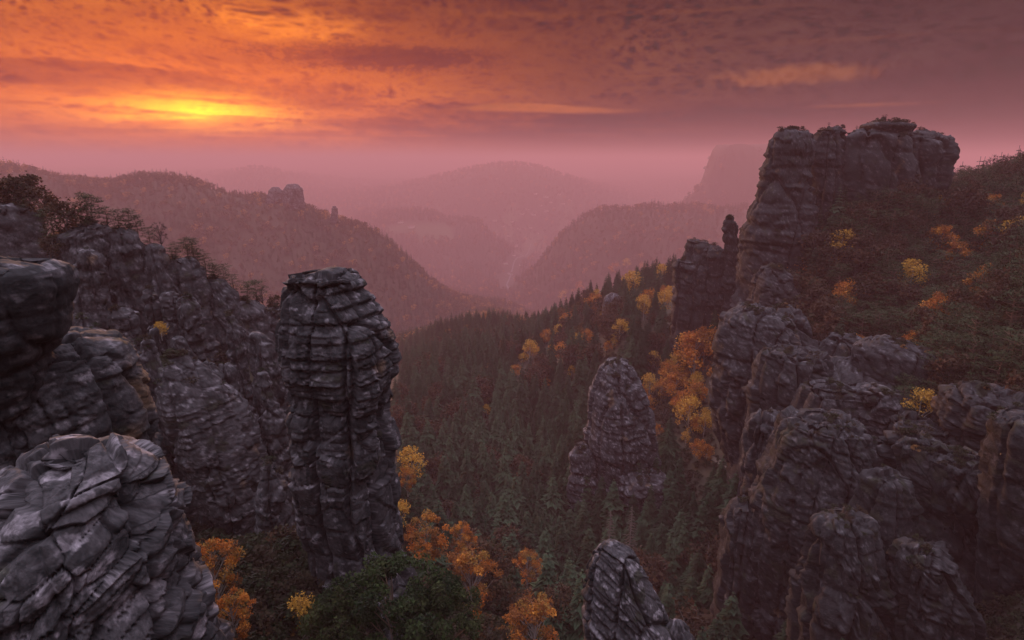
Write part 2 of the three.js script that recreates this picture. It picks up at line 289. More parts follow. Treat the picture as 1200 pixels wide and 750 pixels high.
function rockColor(o, x, y, z, out, q) {
  const sd = o.seed;
  const a = fbm(x / 3.2, y / 2.2, z / 3.2, 4, sd + 40), streak = fbm(x / 0.9, y / 9, z / 0.9, 4, sd + 41), li = fbm(x / 0.8, y / 0.5, z / 0.8, 4, sd + 42), m = fbm(x / 2.3, y / 1.6, z / 2.3, 4, sd + 43), oc = fbm(x / 4, y / 4, z / 4, 3, sd + 44);
  const tone = o.tone * 0.66; let r = tone * lerp(0.05, 0.25, a), g = tone * lerp(0.047, 0.23, a), b = tone * lerp(0.049, 0.24, a);
  const bl = sstep(0.66 - 0.24 * o.dark, 0.74 - 0.24 * o.dark, streak) * 0.78; r = lerp(r, 0.020, bl); g = lerp(g, 0.019, bl); b = lerp(b, 0.021, bl);
  const p = sstep(0.70 - 0.22 * o.pale, 0.76 - 0.22 * o.pale, li) * 0.75; r = lerp(r, 0.42 * o.tone, p); g = lerp(g, 0.39 * o.tone, p); b = lerp(b, 0.41 * o.tone, p);
  const k = sstep(0.76 - 0.25 * o.ochre, 0.86 - 0.25 * o.ochre, oc) * 0.7; r = lerp(r, 0.26, k); g = lerp(g, 0.16, k); b = lerp(b, 0.085, k);
  const mo = sstep(0.72 - 0.24 * o.moss, 0.77 - 0.24 * o.moss, m) * 0.85; r = lerp(r, 0.036, mo); g = lerp(g, 0.037, mo); b = lerp(b, 0.018, mo);
  out[q] = r; out[q + 1] = g; out[q + 2] = b;
}
const sharpTops = [];   // places on rock tops where heather can grow
// rows: [py, left px, right px] of the outline as surveyed at distance D; foot: height the rock goes down to
function rockGeo(opts) {
  const o = { ...rockDefaults, ...opts }, L = [];
  for (const [py, l, r] of o.rows) { const a = at(l, py, o.D), b = at(r, py, o.D); L.push([a.y, (a.x + b.x) / 2, -o.D, (b.x - a.x) / 2 * (o.slim || 1)]); }
  const last = L[L.length - 1], prev = L[L.length - 2];
  const foot = o.foot ?? Math.min(last[0] - 2, ground(last[1], last[2]) - 6);
  if (foot < last[0] - 1) { const k = (last[0] - foot) / Math.max(2, prev[0] - last[0]), c = clamp(k, 0, 2.5); L.push([foot, last[1] + (last[1] - prev[1]) * c * 0.5, last[2], Math.max(last[3], last[3] + (last[3] - prev[3]) * c * 0.4)]); }
  const shift = o.lean || 0;   // metres towards the camera per metre down
  const top = L[0][0];
  for (const l of L) l[2] += (top - l[0]) * shift;
  const half = Math.max(...L.map((l) => l[3]));
  // profile: dome over the first row, then the rows
  const prof = [], capH = o.cap * L[0][3];
  for (let k = 0; k <= 10; k++) { const t = k / 10 * Math.PI / 2; prof.push([L[0][0] + capH * Math.cos(t) - capH, L[0][1], L[0][2], L[0][3] * Math.sin(t)]); }
  for (const p of prof) p[0] += capH * 0.15;
  for (let k = 1; k < L.length; k++) for (let m = 1; m <= 12; m++) {
    const t = m / 12, A = L[Math.max(0, k - 2)], B = L[k - 1], C = L[k], E = L[Math.min(L.length - 1, k + 1)];
    const cr = (a, b, c, e) => b + 0.5 * t * (c - a + t * (2 * a - 5 * b + 4 * c - e + t * (3 * (b - c) + e - a)));
    prof.push([lerp(B[0], C[0], t), cr(A[1], B[1], C[1], E[1]), lerp(B[2], C[2], t), Math.max(0.05, cr(A[3], B[3], C[3], E[3]))]);
  }
  const cum = [0]; for (let k = 1; k < prof.length; k++) cum.push(cum[k - 1] + Math.hypot(prof[k][0] - prof[k - 1][0], (prof[k][3] - prof[k - 1][3]), (prof[k][1] - prof[k - 1][1]) * 0.5));
  const total = cum[cum.length - 1], nu = o.nu, nv = o.nv, NV = nv + 1, NU = nu + 1;
  // footprint, scaled so that its breadth seen from the front is the surveyed one
  const fx = [], fz = [], ang = []; let ext = 0;
  for (let i = 0; i <= nu; i++) {
    const t0 = i / nu * 2 * Math.PI, t = t0 - 0.55 * Math.sin(t0 - Math.PI / 2 + o.yaw), c = Math.cos(t), s = Math.sin(t), r = Math.pow(Math.pow(Math.abs(c), o.exp) + Math.pow(Math.abs(s), o.exp), -1 / o.exp);
    const w = 1 + 0.10 * (noise(Math.cos(t) * 1.5 + 9, Math.sin(t) * 1.5 + 9, 0.5, o.seed) - 0.5), X = c * r * w, Z = s * r * w * o.ratio;
    const cy = Math.cos(o.yaw), sy = Math.sin(o.yaw); fx.push(X * cy - Z * sy); fz.push(X * sy + Z * cy); ang.push(t / (2 * Math.PI)); ext = Math.max(ext, Math.abs(fx[i]));
  }
  for (let i = 0; i <= nu; i++) { fx[i] /= ext; fz[i] /= ext; }
  fx[nu] = fx[0]; fz[nu] = fz[0];
  const P = new Float32Array(NU * NV * 3), Q = new Float32Array(NU * NV * 3), col = new Float32Array(NU * NV * 3), uv = new Float32Array(NU * NV * 2), idx = [];
  let seg = 0;
  for (let j = 0; j < NV; j++) {
    const l = total * Math.pow(j / nv, o.grade || 1); while (seg < cum.length - 2 && cum[seg + 1] < l) seg++;
    const t = clamp((l - cum[seg]) / Math.max(1e-6, cum[seg + 1] - cum[seg])), a = prof[seg], b = prof[seg + 1];
    const y = lerp(a[0], b[0], t), cx = lerp(a[1], b[1], t), cz = lerp(a[2], b[2], t), r = lerp(a[3], b[3], t);
    for (let i = 0; i < NU; i++) { const q = (j * NU + i) * 3; P[q] = cx + fx[i] * r; P[q + 1] = y; P[q + 2] = cz + fz[i] * r; uv[(j * NU + i) * 2] = ang[i] * Math.max(1, Math.round(6.28 * half / o.grain)); uv[(j * NU + i) * 2 + 1] = l / o.grain; }
  }
  const at3 = (i, j) => ((clamp(j, 0, NV - 1)) * NU + ((i % nu) + nu) % nu) * 3;
  for (let j = 0; j < NV; j++) for (let i = 0; i < NU; i++) {
    const q = (j * NU + i) * 3, a = at3(i - 1, j), b = at3(i + 1, j), c = at3(i, j - 1), d = at3(i, j + 1);
    const ux = P[b] - P[a], uy = P[b + 1] - P[a + 1], uz = P[b + 2] - P[a + 2], vx = P[d] - P[c], vy = P[d + 1] - P[c + 1], vz = P[d + 2] - P[c + 2];
    let nx = uy * vz - uz * vy, ny = uz * vx - ux * vz, nz = ux * vy - uy * vx, n = Math.hypot(nx, ny, nz);
    if (j === 0 || n < 1e-9) { nx = 0; ny = 1; nz = 0; n = 1; }
    nx /= n; ny /= n; nz /= n;
    if (Math.abs(ny) > 0.5) { uv[(j * NU + i) * 2] = P[q] / o.grain; uv[(j * NU + i) * 2 + 1] = P[q + 2] / o.grain; }   // tops take their grain from above
    const sideways = Math.hypot(nx, nz), k = (j === 0) ? rockDisplace(o, P[0], P[1], P[2], 0) : rockDisplace(o, P[q], P[q + 1], P[q + 2], sideways);
    Q[q] = P[q] + nx * k; Q[q + 1] = P[q + 1] + ny * k * (sideways > 0.5 ? 0.5 : 1); Q[q + 2] = P[q + 2] + nz * k;
    rockColor(o, Q[q], Q[q + 1], Q[q + 2], col, q);
  }
  for (let j = 0; j < NV; j++) { const a = (j * NU) * 3, b = (j * NU + nu) * 3; for (let k = 0; k < 3; k++) { Q[b + k] = Q[a + k]; col[b + k] = col[a + k]; } }
  for (let j = 0; j < nv; j++) for (let i = 0; i < nu; i++) { const a = j * NU + i, b = a + 1, c = a + NU, d = c + 1; if (j > 0) idx.push(a, b, c); idx.push(b, d, c); }
  for (let q = 0; q < Q.length; q += 3) { splat(Q[q], Q[q + 1], Q[q + 2]); if (o.crest) crestNote(Q[q], Q[q + 1], Q[q + 2]); }
  const bx = last[1], bz = last[2];
  for (let q = 0; q < Q.length; q += 3) { Q[q] -= bx; Q[q + 1] -= foot; Q[q + 2] -= bz; }
  const g = new THREE.BufferGeometry(); g.setAttribute('position', new THREE.BufferAttribute(Q, 3)); g.setAttribute('color', new THREE.BufferAttribute(col, 3)); g.setAttribute('uv', new THREE.BufferAttribute(uv, 2)); g.setIndex(idx); g.computeVertexNormals();
  const N = g.attributes.normal.array;
  for (let j = 0; j < NV; j++) { const a = (j * NU) * 3, b = (j * NU + nu) * 3; const x = N[a] + N[b], y = N[a + 1] + N[b + 1], z = N[a + 2] + N[b + 2], n = Math.hypot(x, y, z) || 1; for (const k of [a, b]) { N[k] = x / n; N[k + 1] = y / n; N[k + 2] = z / n; } }
  let flip = 0; for (let q = 0; q < N.length; q += 3) flip += N[q + 1] * 1; 
  for (let k = 0; k < N.length / 3; k += 3) { const q = k * 3; if (N[q + 1] > 0.7 && Q[q + 1] + foot > last[0] - 30) sharpTops.push([Q[q] + bx, Q[q + 1] + foot, Q[q + 2] + bz, o.D]); }
  g.userData = { foot: [bx, foot, bz] };
  return g;
}
function rockThing(name, label, opts) { const g = rockGeo(opts), m = mesh(name, g, opts.grain < 4 ? nearRockMat : rockMat); m.position.set(...g.userData.foot); return tag(m, label, 'rock'); }
function cliffThing(name, label, parts, common) {   // a cliff whose pillars are its parts
  const geos = parts.map(([part, rows, D, extra], k) => [part, rockGeo({ ...common, rows, D, seed: (common.seed || 0) + 17 * k + 3, yaw: (hash(k, 5, common.seed || 0) - 0.5) * 1.4, ...extra })]);
  const f = geos[0][1].userData.foot, g = base(name, ...f);
  for (const [part, geo] of geos) { const m = mesh(part, geo, rockMat, g); m.position.set(geo.userData.foot[0] - f[0], geo.userData.foot[1] - f[1], geo.userData.foot[2] - f[2]); }
  return tag(g, label, 'cliff');
}
// foreground rocks
rockThing('boulder', 'pale plated boulder with slanting beds and a heather patch below the dark crag', { rows: [[530, 70, 112], [537, 34, 150], [550, 8, 168], [572, -20, 184], [594, -40, 203], [620, -60, 212], [660, -70, 226], [700, -80, 245], [750, -90, 254], [850, -90, 268]], D: 16, ratio: 0.8, bed: 0.6, bedAmp: 0.17, tilt: [-0.3, 0.35], joint: 1.9, jointAmp: 0.2, rough: 0.34, blockW: 1.3, blockH: 0.6, blockAmp: 0.5, heads: 0.3, tone: 0.95, grain: 2.6, grade: 1.8, nu: 350, nv: 400, seed: 101, pale: 0.62, dark: 0.35, moss: 0.15, yaw: 0.5, lean: 0.15 });
rockThing('crag', 'dark overhanging crag block above the ochre wall', { rows: [[309, -90, 46], [318, -100, 62], [345, -110, 68], [390, -110, 65], [420, -110, 52], [500, -100, 40]], D: 27, ratio: 0.8, bed: 0.8, bedAmp: 0.32, tilt: [-0.25, 0.1], joint: 2.6, jointAmp: 0.3, rough: 0.45, nu: 160, nv: 180, grain: 3.4, grade: 1.5, tone: 0.6, seed: 111, pale: 0.5, dark: 0.75, ochre: 0.35, moss: 0.2, yaw: -0.3 });
rockThing('crag', 'broad crag with ochre stained wall behind the plated boulder', { rows: [[398, 30, 95], [408, -20, 135], [428, -50, 150], [460, -60, 166], [500, -60, 172], [560, -50, 180], [650, -40, 214], [760, 0, 250]], D: 31, ratio: 0.85, bed: 0.9, bedAmp: 0.34, tilt: [-0.3, 0.15], joint: 3, jointAmp: 0.4, rough: 0.5, nu: 220, nv: 260, grain: 3.4, grade: 1.4, tone: 0.75, seed: 121, pale: 0.45, dark: 0.62, ochre: 0.62, moss: 0.25, yaw: 0.3 });
rockThing('rock_pinnacle', 'tall dark free-standing sandstone tower with layered rounded top', { rows: [[319, 350, 410], [325, 337, 421], [345, 331, 430], [370, 333, 449], [395, 335, 461], [430, 338, 466], [455, 341, 463], [480, 339, 457], [520, 342, 462], [560, 346, 461], [600, 351, 463], [640, 362, 470], [666, 368, 474], [700, 366, 486]], D: 55, ratio: 0.95, bed: 1.5, bedAmp: 0.5, tilt: [-0.05, 0.02], joint: 3.4, jointAmp: 0.75, rough: 0.5, fade: [-21, -27, 0.45], blockAmp: 0.75, blockW: 3.2, blockH: 2.6, heads: 0.45, nu: 230, nv: 380, tone: 0.85, grain: 5.5, seed: 131, pale: 0.42, dark: 0.75, moss: 0.05, yaw: 0.25, exp: 3.0, cap: 0.28 });
rockThing('rock_spire', 'leaning ribbed rock spire rising beyond the lower edge among dark spruces', { rows: [[636, 713, 727], [645, 700, 741], [660, 691, 753], [690, 684, 767], [720, 682, 783], [750, 684, 797], [820, 686, 822]], D: 45, ratio: 0.8, bed: 1.0, bedAmp: 0.34, tilt: [0.75, -0.1], joint: 2.2, jointAmp: 0.42, rough: 0.32, nu: 190, nv: 250, grain: 3.8, tone: 1.05, seed: 141, pale: 0.45, dark: 0.45, moss: 0.42, yaw: 0.5, grade: 1.5 });
rockThing('rock_stump', 'small rock stump at the foot of the leaning ribbed spire', { rows: [[724, 788, 799], [735, 780, 808], [752, 778, 816], [820, 778, 832]], D: 44, bed: 0.9, bedAmp: 0.3, joint: 2, jointAmp: 0.3, rough: 0.3, nu: 80, nv: 90, seed: 151, pale: 0.5 });
cliffThing('rock_pinnacle', 'pointed layered pinnacle standing alone in the gorge forest', [
  ['pillar', [[420, 713, 728], [429, 704, 741], [450, 696, 756], [480, 689, 766], [510, 687, 771], [540, 691, 774], [575, 692, 778], [610, 684, 788], [660, 676, 798]], 200, { nu: 120, nv: 190 }],
  ['shoulder', [[522, 676, 688], [530, 670, 698], [550, 667, 702], [585, 664, 708]], 197, { nu: 70, nv: 80 }],
  ['shoulder', [[548, 735, 760], [558, 722, 778], [585, 718, 784]], 191, { nu: 70, nv: 60 }],
], { bed: 2.6, bedAmp: 0.9, joint: 8, jointAmp: 1.4, rough: 1.1, tone: 0.95, seed: 160, pale: 0.5, dark: 0.45, moss: 0.2, tilt: [0.06, 0.05] });
rockThing('boulder', 'small rock knob among orange birches high on the wooded slope', { rows: [[343, 714, 724], [348, 709, 728], [362, 706, 730], [378, 705, 732]], D: hit(718, 374, 6).D, bed: 3, bedAmp: 0.8, joint: 7, jointAmp: 1, rough: 1, nu: 40, nv: 40, seed: 171 });
// left cliff
const leftCommon = { bed: 1.05, bedAmp: 0.36, heads: 0.9, blockAmp: 0.5, blockW: 2.4, blockH: 2.4, joint: 4.2, jointAmp: 0.55, rough: 0.6, tone: 0.75, nu: 62, nv: 120, pale: 0.45, dark: 0.5, moss: 0.3, seed: 200, tilt: [-0.12, 0.05], ratio: 1.0, crest: true, slim: 0.84 };
cliffThing('sandstone_cliff', 'long cliff of many leaning sandstone pillars behind the tall dark tower', [
  ['pillar', [[240, -40, 36], [262, -50, 52], [320, -50, 66], [420, -50, 80], [560, -40, 110]], 122],
  ['pillar', [[263, 88, 124], [276, 62, 134], [330, 52, 140], [420, 58, 160], [560, 80, 200]], 114],
  ['pillar', [[269, 124, 158], [290, 119, 171], [350, 122, 184], [430, 136, 205], [560, 160, 240]], 117],
  ['pillar', [[286, 166, 190], [310, 161, 205], [360, 166, 220], [440, 186, 240], [560, 210, 270]], 120],
  ['pillar', [[301, 196, 229], [320, 190, 245], [380, 196, 260], [450, 216, 280], [560, 240, 310]], 124],
  ['pillar', [[326, 236, 264], [345, 229, 280], [400, 236, 300], [480, 260, 320], [600, 282, 345]], 128],
  ['pillar', [[351, 272, 304], [365, 266, 318], [420, 276, 335], [500, 292, 345], [620, 310, 365]], 132],
  ['pillar', [[359, 306, 337], [375, 299, 345], [450, 306, 350], [560, 320, 362]], 135],
  ['pillar', [[292, 88, 110], [304, 84, 124], [360, 84, 130], [440, 96, 142], [540, 110, 170]], 106],
  ['block', [[360, 128, 150], [371, 125, 164], [410, 135, 169], [470, 146, 178]], 102],
  ['pillar', [[340, 168, 181], [350, 164, 188], [380, 172, 190], [440, 182, 200]], 108],
  ['pillar', [[342, 191, 204], [354, 188, 212], [400, 196, 220], [460, 207, 232]], 108],
  ['pillar', [[348, 208, 226], [360, 206, 236], [410, 215, 242], [480, 230, 258]], 106],
  ['pillar', [[369, 262, 274], [386, 261, 290], [440, 268, 300], [520, 286, 322], [600, 302, 345]], 104],
  ['pillar', [[389, 293, 308], [404, 290, 324], [450, 296, 335], [520, 306, 346], [620, 322, 366]], 100],
  ['pillar', [[395, 323, 334], [430, 326, 345], [480, 332, 349], [560, 336, 362]], 98],
  ['fin', [[403, 146, 160], [412, 143, 165], [470, 156, 186], [560, 186, 226], [640, 216, 262]], 88, { slim: 1.05, ratio: 1.6, heads: 0.4 }],
  ['fin', [[399, 166, 182], [414, 162, 188], [470, 178, 206], [560, 216, 247], [650, 252, 288]], 86, { slim: 1.05, ratio: 1.6, heads: 0.4 }],
  ['fin', [[418, 197, 213], [428, 193, 226], [470, 204, 268], [520, 224, 292], [570, 246, 306], [612, 268, 304], [660, 284, 316]], 82, { nu: 120, nv: 190, slim: 1.12, ratio: 1.5, heads: 0.3 }],
  ['pillar', [[395, 201, 214], [405, 199, 222], [440, 210, 241], [500, 230, 268]], 92],
  ['pillar', [[425, 236, 250], [440, 233, 265], [480, 246, 290], [550, 272, 312]], 90],
  ['pillar', [[436, 301, 313], [450, 300, 320], [500, 303, 338], [560, 315, 346], [640, 330, 368]], 88],
  ['block', [[545, 306, 324], [558, 300, 336], [610, 300, 346], [680, 300, 362]], 72],
  ['block', [[369, 92, 104], [376, 86, 112], [388, 84, 116], [420, 84, 120]], 82, { nu: 50, nv: 60 }],
  ['block', [[383, 99, 112], [390, 95, 122], [404, 92, 128], [440, 92, 132]], 80, { nu: 50, nv: 60 }],
  ['block', [[391, 108, 118], [397, 104, 126], [412, 100, 132], [450, 100, 140]], 78, { nu: 50, nv: 60 }],
  ['block', [[385, 180, 187], [392, 178, 190], [410, 178, 194], [440, 180, 200]], 90, { nu: 50, nv: 60 }],
  ['block', [[426, 258, 270], [434, 255, 277], [460, 258, 285], [500, 262, 300]], 95, { nu: 50, nv: 70 }],
], leftCommon);
// right massif
const rightCommon = { crest: true, tone: 0.44, bed: 2.4, bedAmp: 0.8, heads: 0.8, joint: 9, jointAmp: 1.7, rough: 1.3, nu: 80, nv: 116, pale: 0.34, dark: 0.62, moss: 0.22, seed: 400, tilt: [0.04, 0.03], ratio: 0.95 };
cliffThing('sandstone_massif', 'huge flat-topped sandstone massif rising above the horizon with wooded flank', [
  ['tower', [[153, 914, 944], [158, 908, 950], [176, 901, 952], [194, 897, 950], [204, 893, 950], [240, 880, 955], [280, 868, 960], [330, 862, 965], [420, 852, 965]], 258, { nu: 120, nv: 170 }],
  ['tower', [[150, 962, 982], [156, 953, 990], [176, 949, 995], [230, 945, 1000], [330, 940, 1000]], 264],
  ['tower', [[152, 1003, 1038], [160, 990, 1058], [200, 985, 1065], [260, 980, 1070], [360, 970, 1080]], 259],
  ['tower', [[155, 1048, 1094], [162, 1040, 1108], [178, 1038, 1112], [205, 1040, 1107], [232, 1040, 1103], [270, 1045, 1097], [340, 1040, 1092]], 262],
  ['cap_slab', [[143, 1020, 1056], [146, 1013, 1066], [150, 1012, 1067], [155, 1018, 1064]], 258, { nu: 80, nv: 50, foot: 11, bed: 1.6, bedAmp: 0.4, joint: 6, jointAmp: 0.4, rough: 0.4 }],
], rightCommon);
cliffThing('rock_towers', 'slender dark rock towers at the foot of the great massif', [
  ['tower', [[254, 850, 861], [261, 846, 865], [290, 849, 867], [340, 846, 871], [400, 842, 880]], 290],
  ['tower', [[280, 806, 822], [288, 803, 835], [310, 796, 840], [340, 790, 845], [410, 788, 850]], 302],
  ['tower', [[290, 825, 845], [298, 820, 850], [340, 818, 855], [410, 815, 860]], 298],
  ['tower', [[303, 793, 810], [313, 787, 818], [350, 788, 820], [410, 788, 830]], 292],
], { ...rightCommon, seed: 470, nu: 80, nv: 110 }).userData.category = 'rock';
cliffThing('sandstone_cliff', 'stepped pale-edged cliff below the massif facing the orange birches', [
  ['pillar', [[312, 895, 914], [324, 888, 925], [345, 884, 936], [400, 880, 945]], 228],
  ['pillar', [[359, 870, 894], [370, 856, 918], [400, 846, 934], [430, 840, 940], [470, 836, 936], [510, 842, 922], [545, 852, 916], [600, 860, 930]], 175, { nu: 110, nv: 160, pale: 0.55 }],
  ['wall', [[420, 930, 1080], [440, 905, 1105], [500, 888, 1112], [600, 872, 1130], [700, 862, 1140]], 158, { nu: 130, nv: 110 }],
  ['pillar', [[361, 908, 924], [370, 900, 940], [400, 898, 950], [460, 900, 955]], 182],
  ['pillar', [[408, 908, 944], [415, 896, 964], [440, 890, 970], [480, 885, 976], [540, 880, 985], [620, 880, 992]], 150, { nu: 100, nv: 140 }],
  ['pillar', [[391, 978, 1000], [401, 966, 1014], [430, 956, 1020], [490, 950, 1030]], 165],
  ['ledge', [[449, 958, 988], [457, 945, 1004], [480, 936, 1010], [510, 930, 1020], [570, 930, 1024]], 135],
  ['pillar', [[398, 1024, 1060], [409, 1009, 1084], [440, 1004, 1095], [490, 1005, 1100], [570, 1010, 1104]], 150, { nu: 95, nv: 120 }],
  ['block', [[455, 1018, 1042], [461, 1011, 1047], [490, 1012, 1050], [560, 1010, 1060]], 128, { pale: 0.9 }],
  ['pillar', [[485, 892, 912], [494, 881, 919], [540, 872, 916], [610, 870, 912]], 125, { pale: 0.6 }],
], { ...rightCommon, bed: 1.5, bedAmp: 0.52, joint: 6, jointAmp: 1.5, heads: 0.35, blockAmp: 1.3, blockW: 3.6, blockH: 5.5, slim: 1.1, rough: 1.0, tone: 0.52, seed: 500, tilt: [0.22, 0.05] });
cliffThing('sandstone_cliff', 'dark broken cliff with mossy ledges below the wooded right-hand flank'.replace('right-hand ', ''), [
  ['pillar', [[488, 948, 984], [494, 926, 1004], [520, 916, 1016], [560, 901, 1020], [610, 886, 1010], [660, 880, 985], [740, 884, 985]], 108, { nu: 140, nv: 190, pale: 0.55 }],
  ['wall', [[545, 1010, 1140], [560, 990, 1170], [620, 960, 1190], [760, 940, 1200]], 110, { nu: 130, nv: 110 }],
  ['pillar', [[553, 1027, 1049], [561, 1018, 1060], [590, 1010, 1066], [640, 1000, 1070], [750, 1000, 1076]], 93],
  ['pillar', [[603, 978, 1000], [611, 961, 1019], [640, 950, 1030], [690, 941, 1036], [770, 935, 1042]], 85, { nu: 105, nv: 140 }],
  ['ledge', [[509, 1058, 1080], [518, 1046, 1094], [550, 1042, 1120], [582, 1052, 1142], [620, 1060, 1142], [710, 1060, 1136]], 101, { nu: 105, nv: 130 }],
  ['ledge', [[495, 1064, 1100], [501, 1052, 1114], [530, 1046, 1122], [600, 1040, 1130]], 114],
  ['pillar', [[530, 1104, 1140], [537, 1087, 1154], [570, 1082, 1160], [640, 1086, 1156], [770, 1062, 1150]], 97, { nu: 110, nv: 150 }],
  ['pillar', [[488, 1184, 1230], [503, 1173, 1260], [560, 1168, 1262], [650, 1164, 1262], [800, 1160, 1262]], 84, { nu: 100, nv: 140 }],
  ['pillar', [[640, 1070, 1090], [655, 1056, 1110], [700, 1050, 1130], [780, 1045, 1140]], 80],
  ['block', [[455, 1130, 1165], [466, 1118, 1185], [500, 1112, 1190], [580, 1110, 1195]], 112],
  ['block', [[585, 868, 890], [596, 858, 900], [620, 850, 905], [680, 845, 910]], 112],
], { ...rightCommon, bed: 1.15, bedAmp: 0.42, joint: 5, jointAmp: 1.2, heads: 0.3, blockAmp: 1.1, blockW: 2.8, blockH: 4.5, slim: 1.14, rough: 0.85, tone: 0.38, seed: 600, pale: 0.36, dark: 0.65, moss: 0.42, tilt: [0.16, 0.1] });
console.log('rocks', Date.now() % 1e6);

// ---------------------------------------------------------------- trees
// a soup of small faces with colours
class Soup {
  constructor() { this.p = []; this.c = []; }
  tri(a, b, c, k) { this.p.push(...a, ...b, ...c); for (let i = 0; i < 3; i++) this.c.push(...k); }
  quad(a, b, c, d, k) { this.tri(a, b, c, k); this.tri(a, c, d, k); }
  tube(pts, r0, r1, n, k) {
    const ring = (i) => { const p = pts[i], q = pts[Math.min(i + 1, pts.length - 1)], o = pts[Math.max(i - 1, 0)], d = new THREE.Vector3(q[0] - o[0], q[1] - o[1], q[2] - o[2]).normalize(), u = new THREE.Vector3(0.31, 0.1, 0.94).cross(d).normalize(), v = d.clone().cross(u), r = lerp(r0, r1, i / (pts.length - 1)), out = []; for (let m = 0; m < n; m++) { const t = m / n * 2 * Math.PI; out.push([p[0] + r * (u.x * Math.cos(t) + v.x * Math.sin(t)), p[1] + r * (u.y * Math.cos(t) + v.y * Math.sin(t)), p[2] + r * (u.z * Math.cos(t) + v.z * Math.sin(t))]); } return out; };
    let A = ring(0); for (let i = 1; i < pts.length; i++) { const B = ring(i); for (let m = 0; m < n; m++) this.quad(A[m], A[(m + 1) % n], B[(m + 1) % n], B[m], k); A = B; }
  }
  geo() { const g = new THREE.BufferGeometry(); g.setAttribute('position', new THREE.Float32BufferAttribute(this.p, 3)); g.setAttribute('color', new THREE.Float32BufferAttribute(this.c, 3)); g.computeVertexNormals(); return g; }
}
const jit = (R, c, a) => { const k = 1 + a * (R() - 0.5) * 2; return [c[0] * k, c[1] * k * (1 + 0.1 * (R() - 0.5)), c[2] * k]; };
// unit-height spruce crown and trunk
function spruce(seed, whorls, boughs, tone) {
  const R = rng(seed), s = new Soup(), t = new Soup();
  t.tube([[0, 0, 0], [0, 0.5, 0], [0, 0.96, 0]], 0.013, 0.003, 5, [0.06, 0.045, 0.035]);
  for (let w = 0; w < whorls; w++) {
    const f = w / (whorls - 1), y = lerp(0.10, 0.985, Math.pow(f, 0.92)), len = (0.175 * Math.pow(1 - f, 0.72) + 0.010) * (0.8 + 0.4 * R());
    const n = Math.max(4, Math.round(boughs * (1 - 0.45 * f))), a0 = R() * 6.28;
    for (let b = 0; b < n; b++) {
      if (R() < 0.06) continue;
      const a = a0 + (b + 0.5 * (R() - 0.5)) / n * 6.28, l = len * (0.72 + 0.5 * R()), ca = Math.cos(a), sa = Math.sin(a), droop = l * (0.35 + 0.3 * R()), up = l * 0.12;
      const P = (d, side, dy) => [ca * d - sa * side, y + dy, sa * d + ca * side];
      const wd = l * 0.22 + 0.006, k = jit(R, tone, 0.35);
      const mid = l * 0.55;
      s.tri(P(0, 0, 0), P(mid, -wd, up - droop * 0.62), P(l, 0, -droop), k);
      s.tri(P(0, 0, 0.004), P(l * 1.0, 0, -droop), P(mid, wd, up - droop * 0.62), k);
      s.tri(P(mid * 0.7, -wd * 0.3, -droop * 0.2), P(mid * 1.1, -wd * 1.6, -droop * 0.75), P(mid * 1.3, -wd * 0.2, -droop * 0.6), jit(R, tone, 0.35));
      s.tri(P(mid * 0.7, wd * 0.3, -droop * 0.2), P(mid * 1.3, wd * 0.2, -droop * 0.6), P(mid * 1.1, wd * 1.6, -droop * 0.75), jit(R, tone, 0.35));
      s.tri(P(mid * 0.5, 0, -droop * 0.1), P(mid, 0, -droop * 0.95), P(l * 0.9, 0, -droop * 0.8), jit(R, tone, 0.35));
    }
  }
  s.tri([-0.006, 0.95, 0], [0.006, 0.95, 0], [0, 1.0, 0], tone); s.tri([0, 0.95, -0.006], [0, 0.95, 0.006], [0, 1.0, 0], tone);
  return { crown: s.geo(), trunk: t.geo() };
}
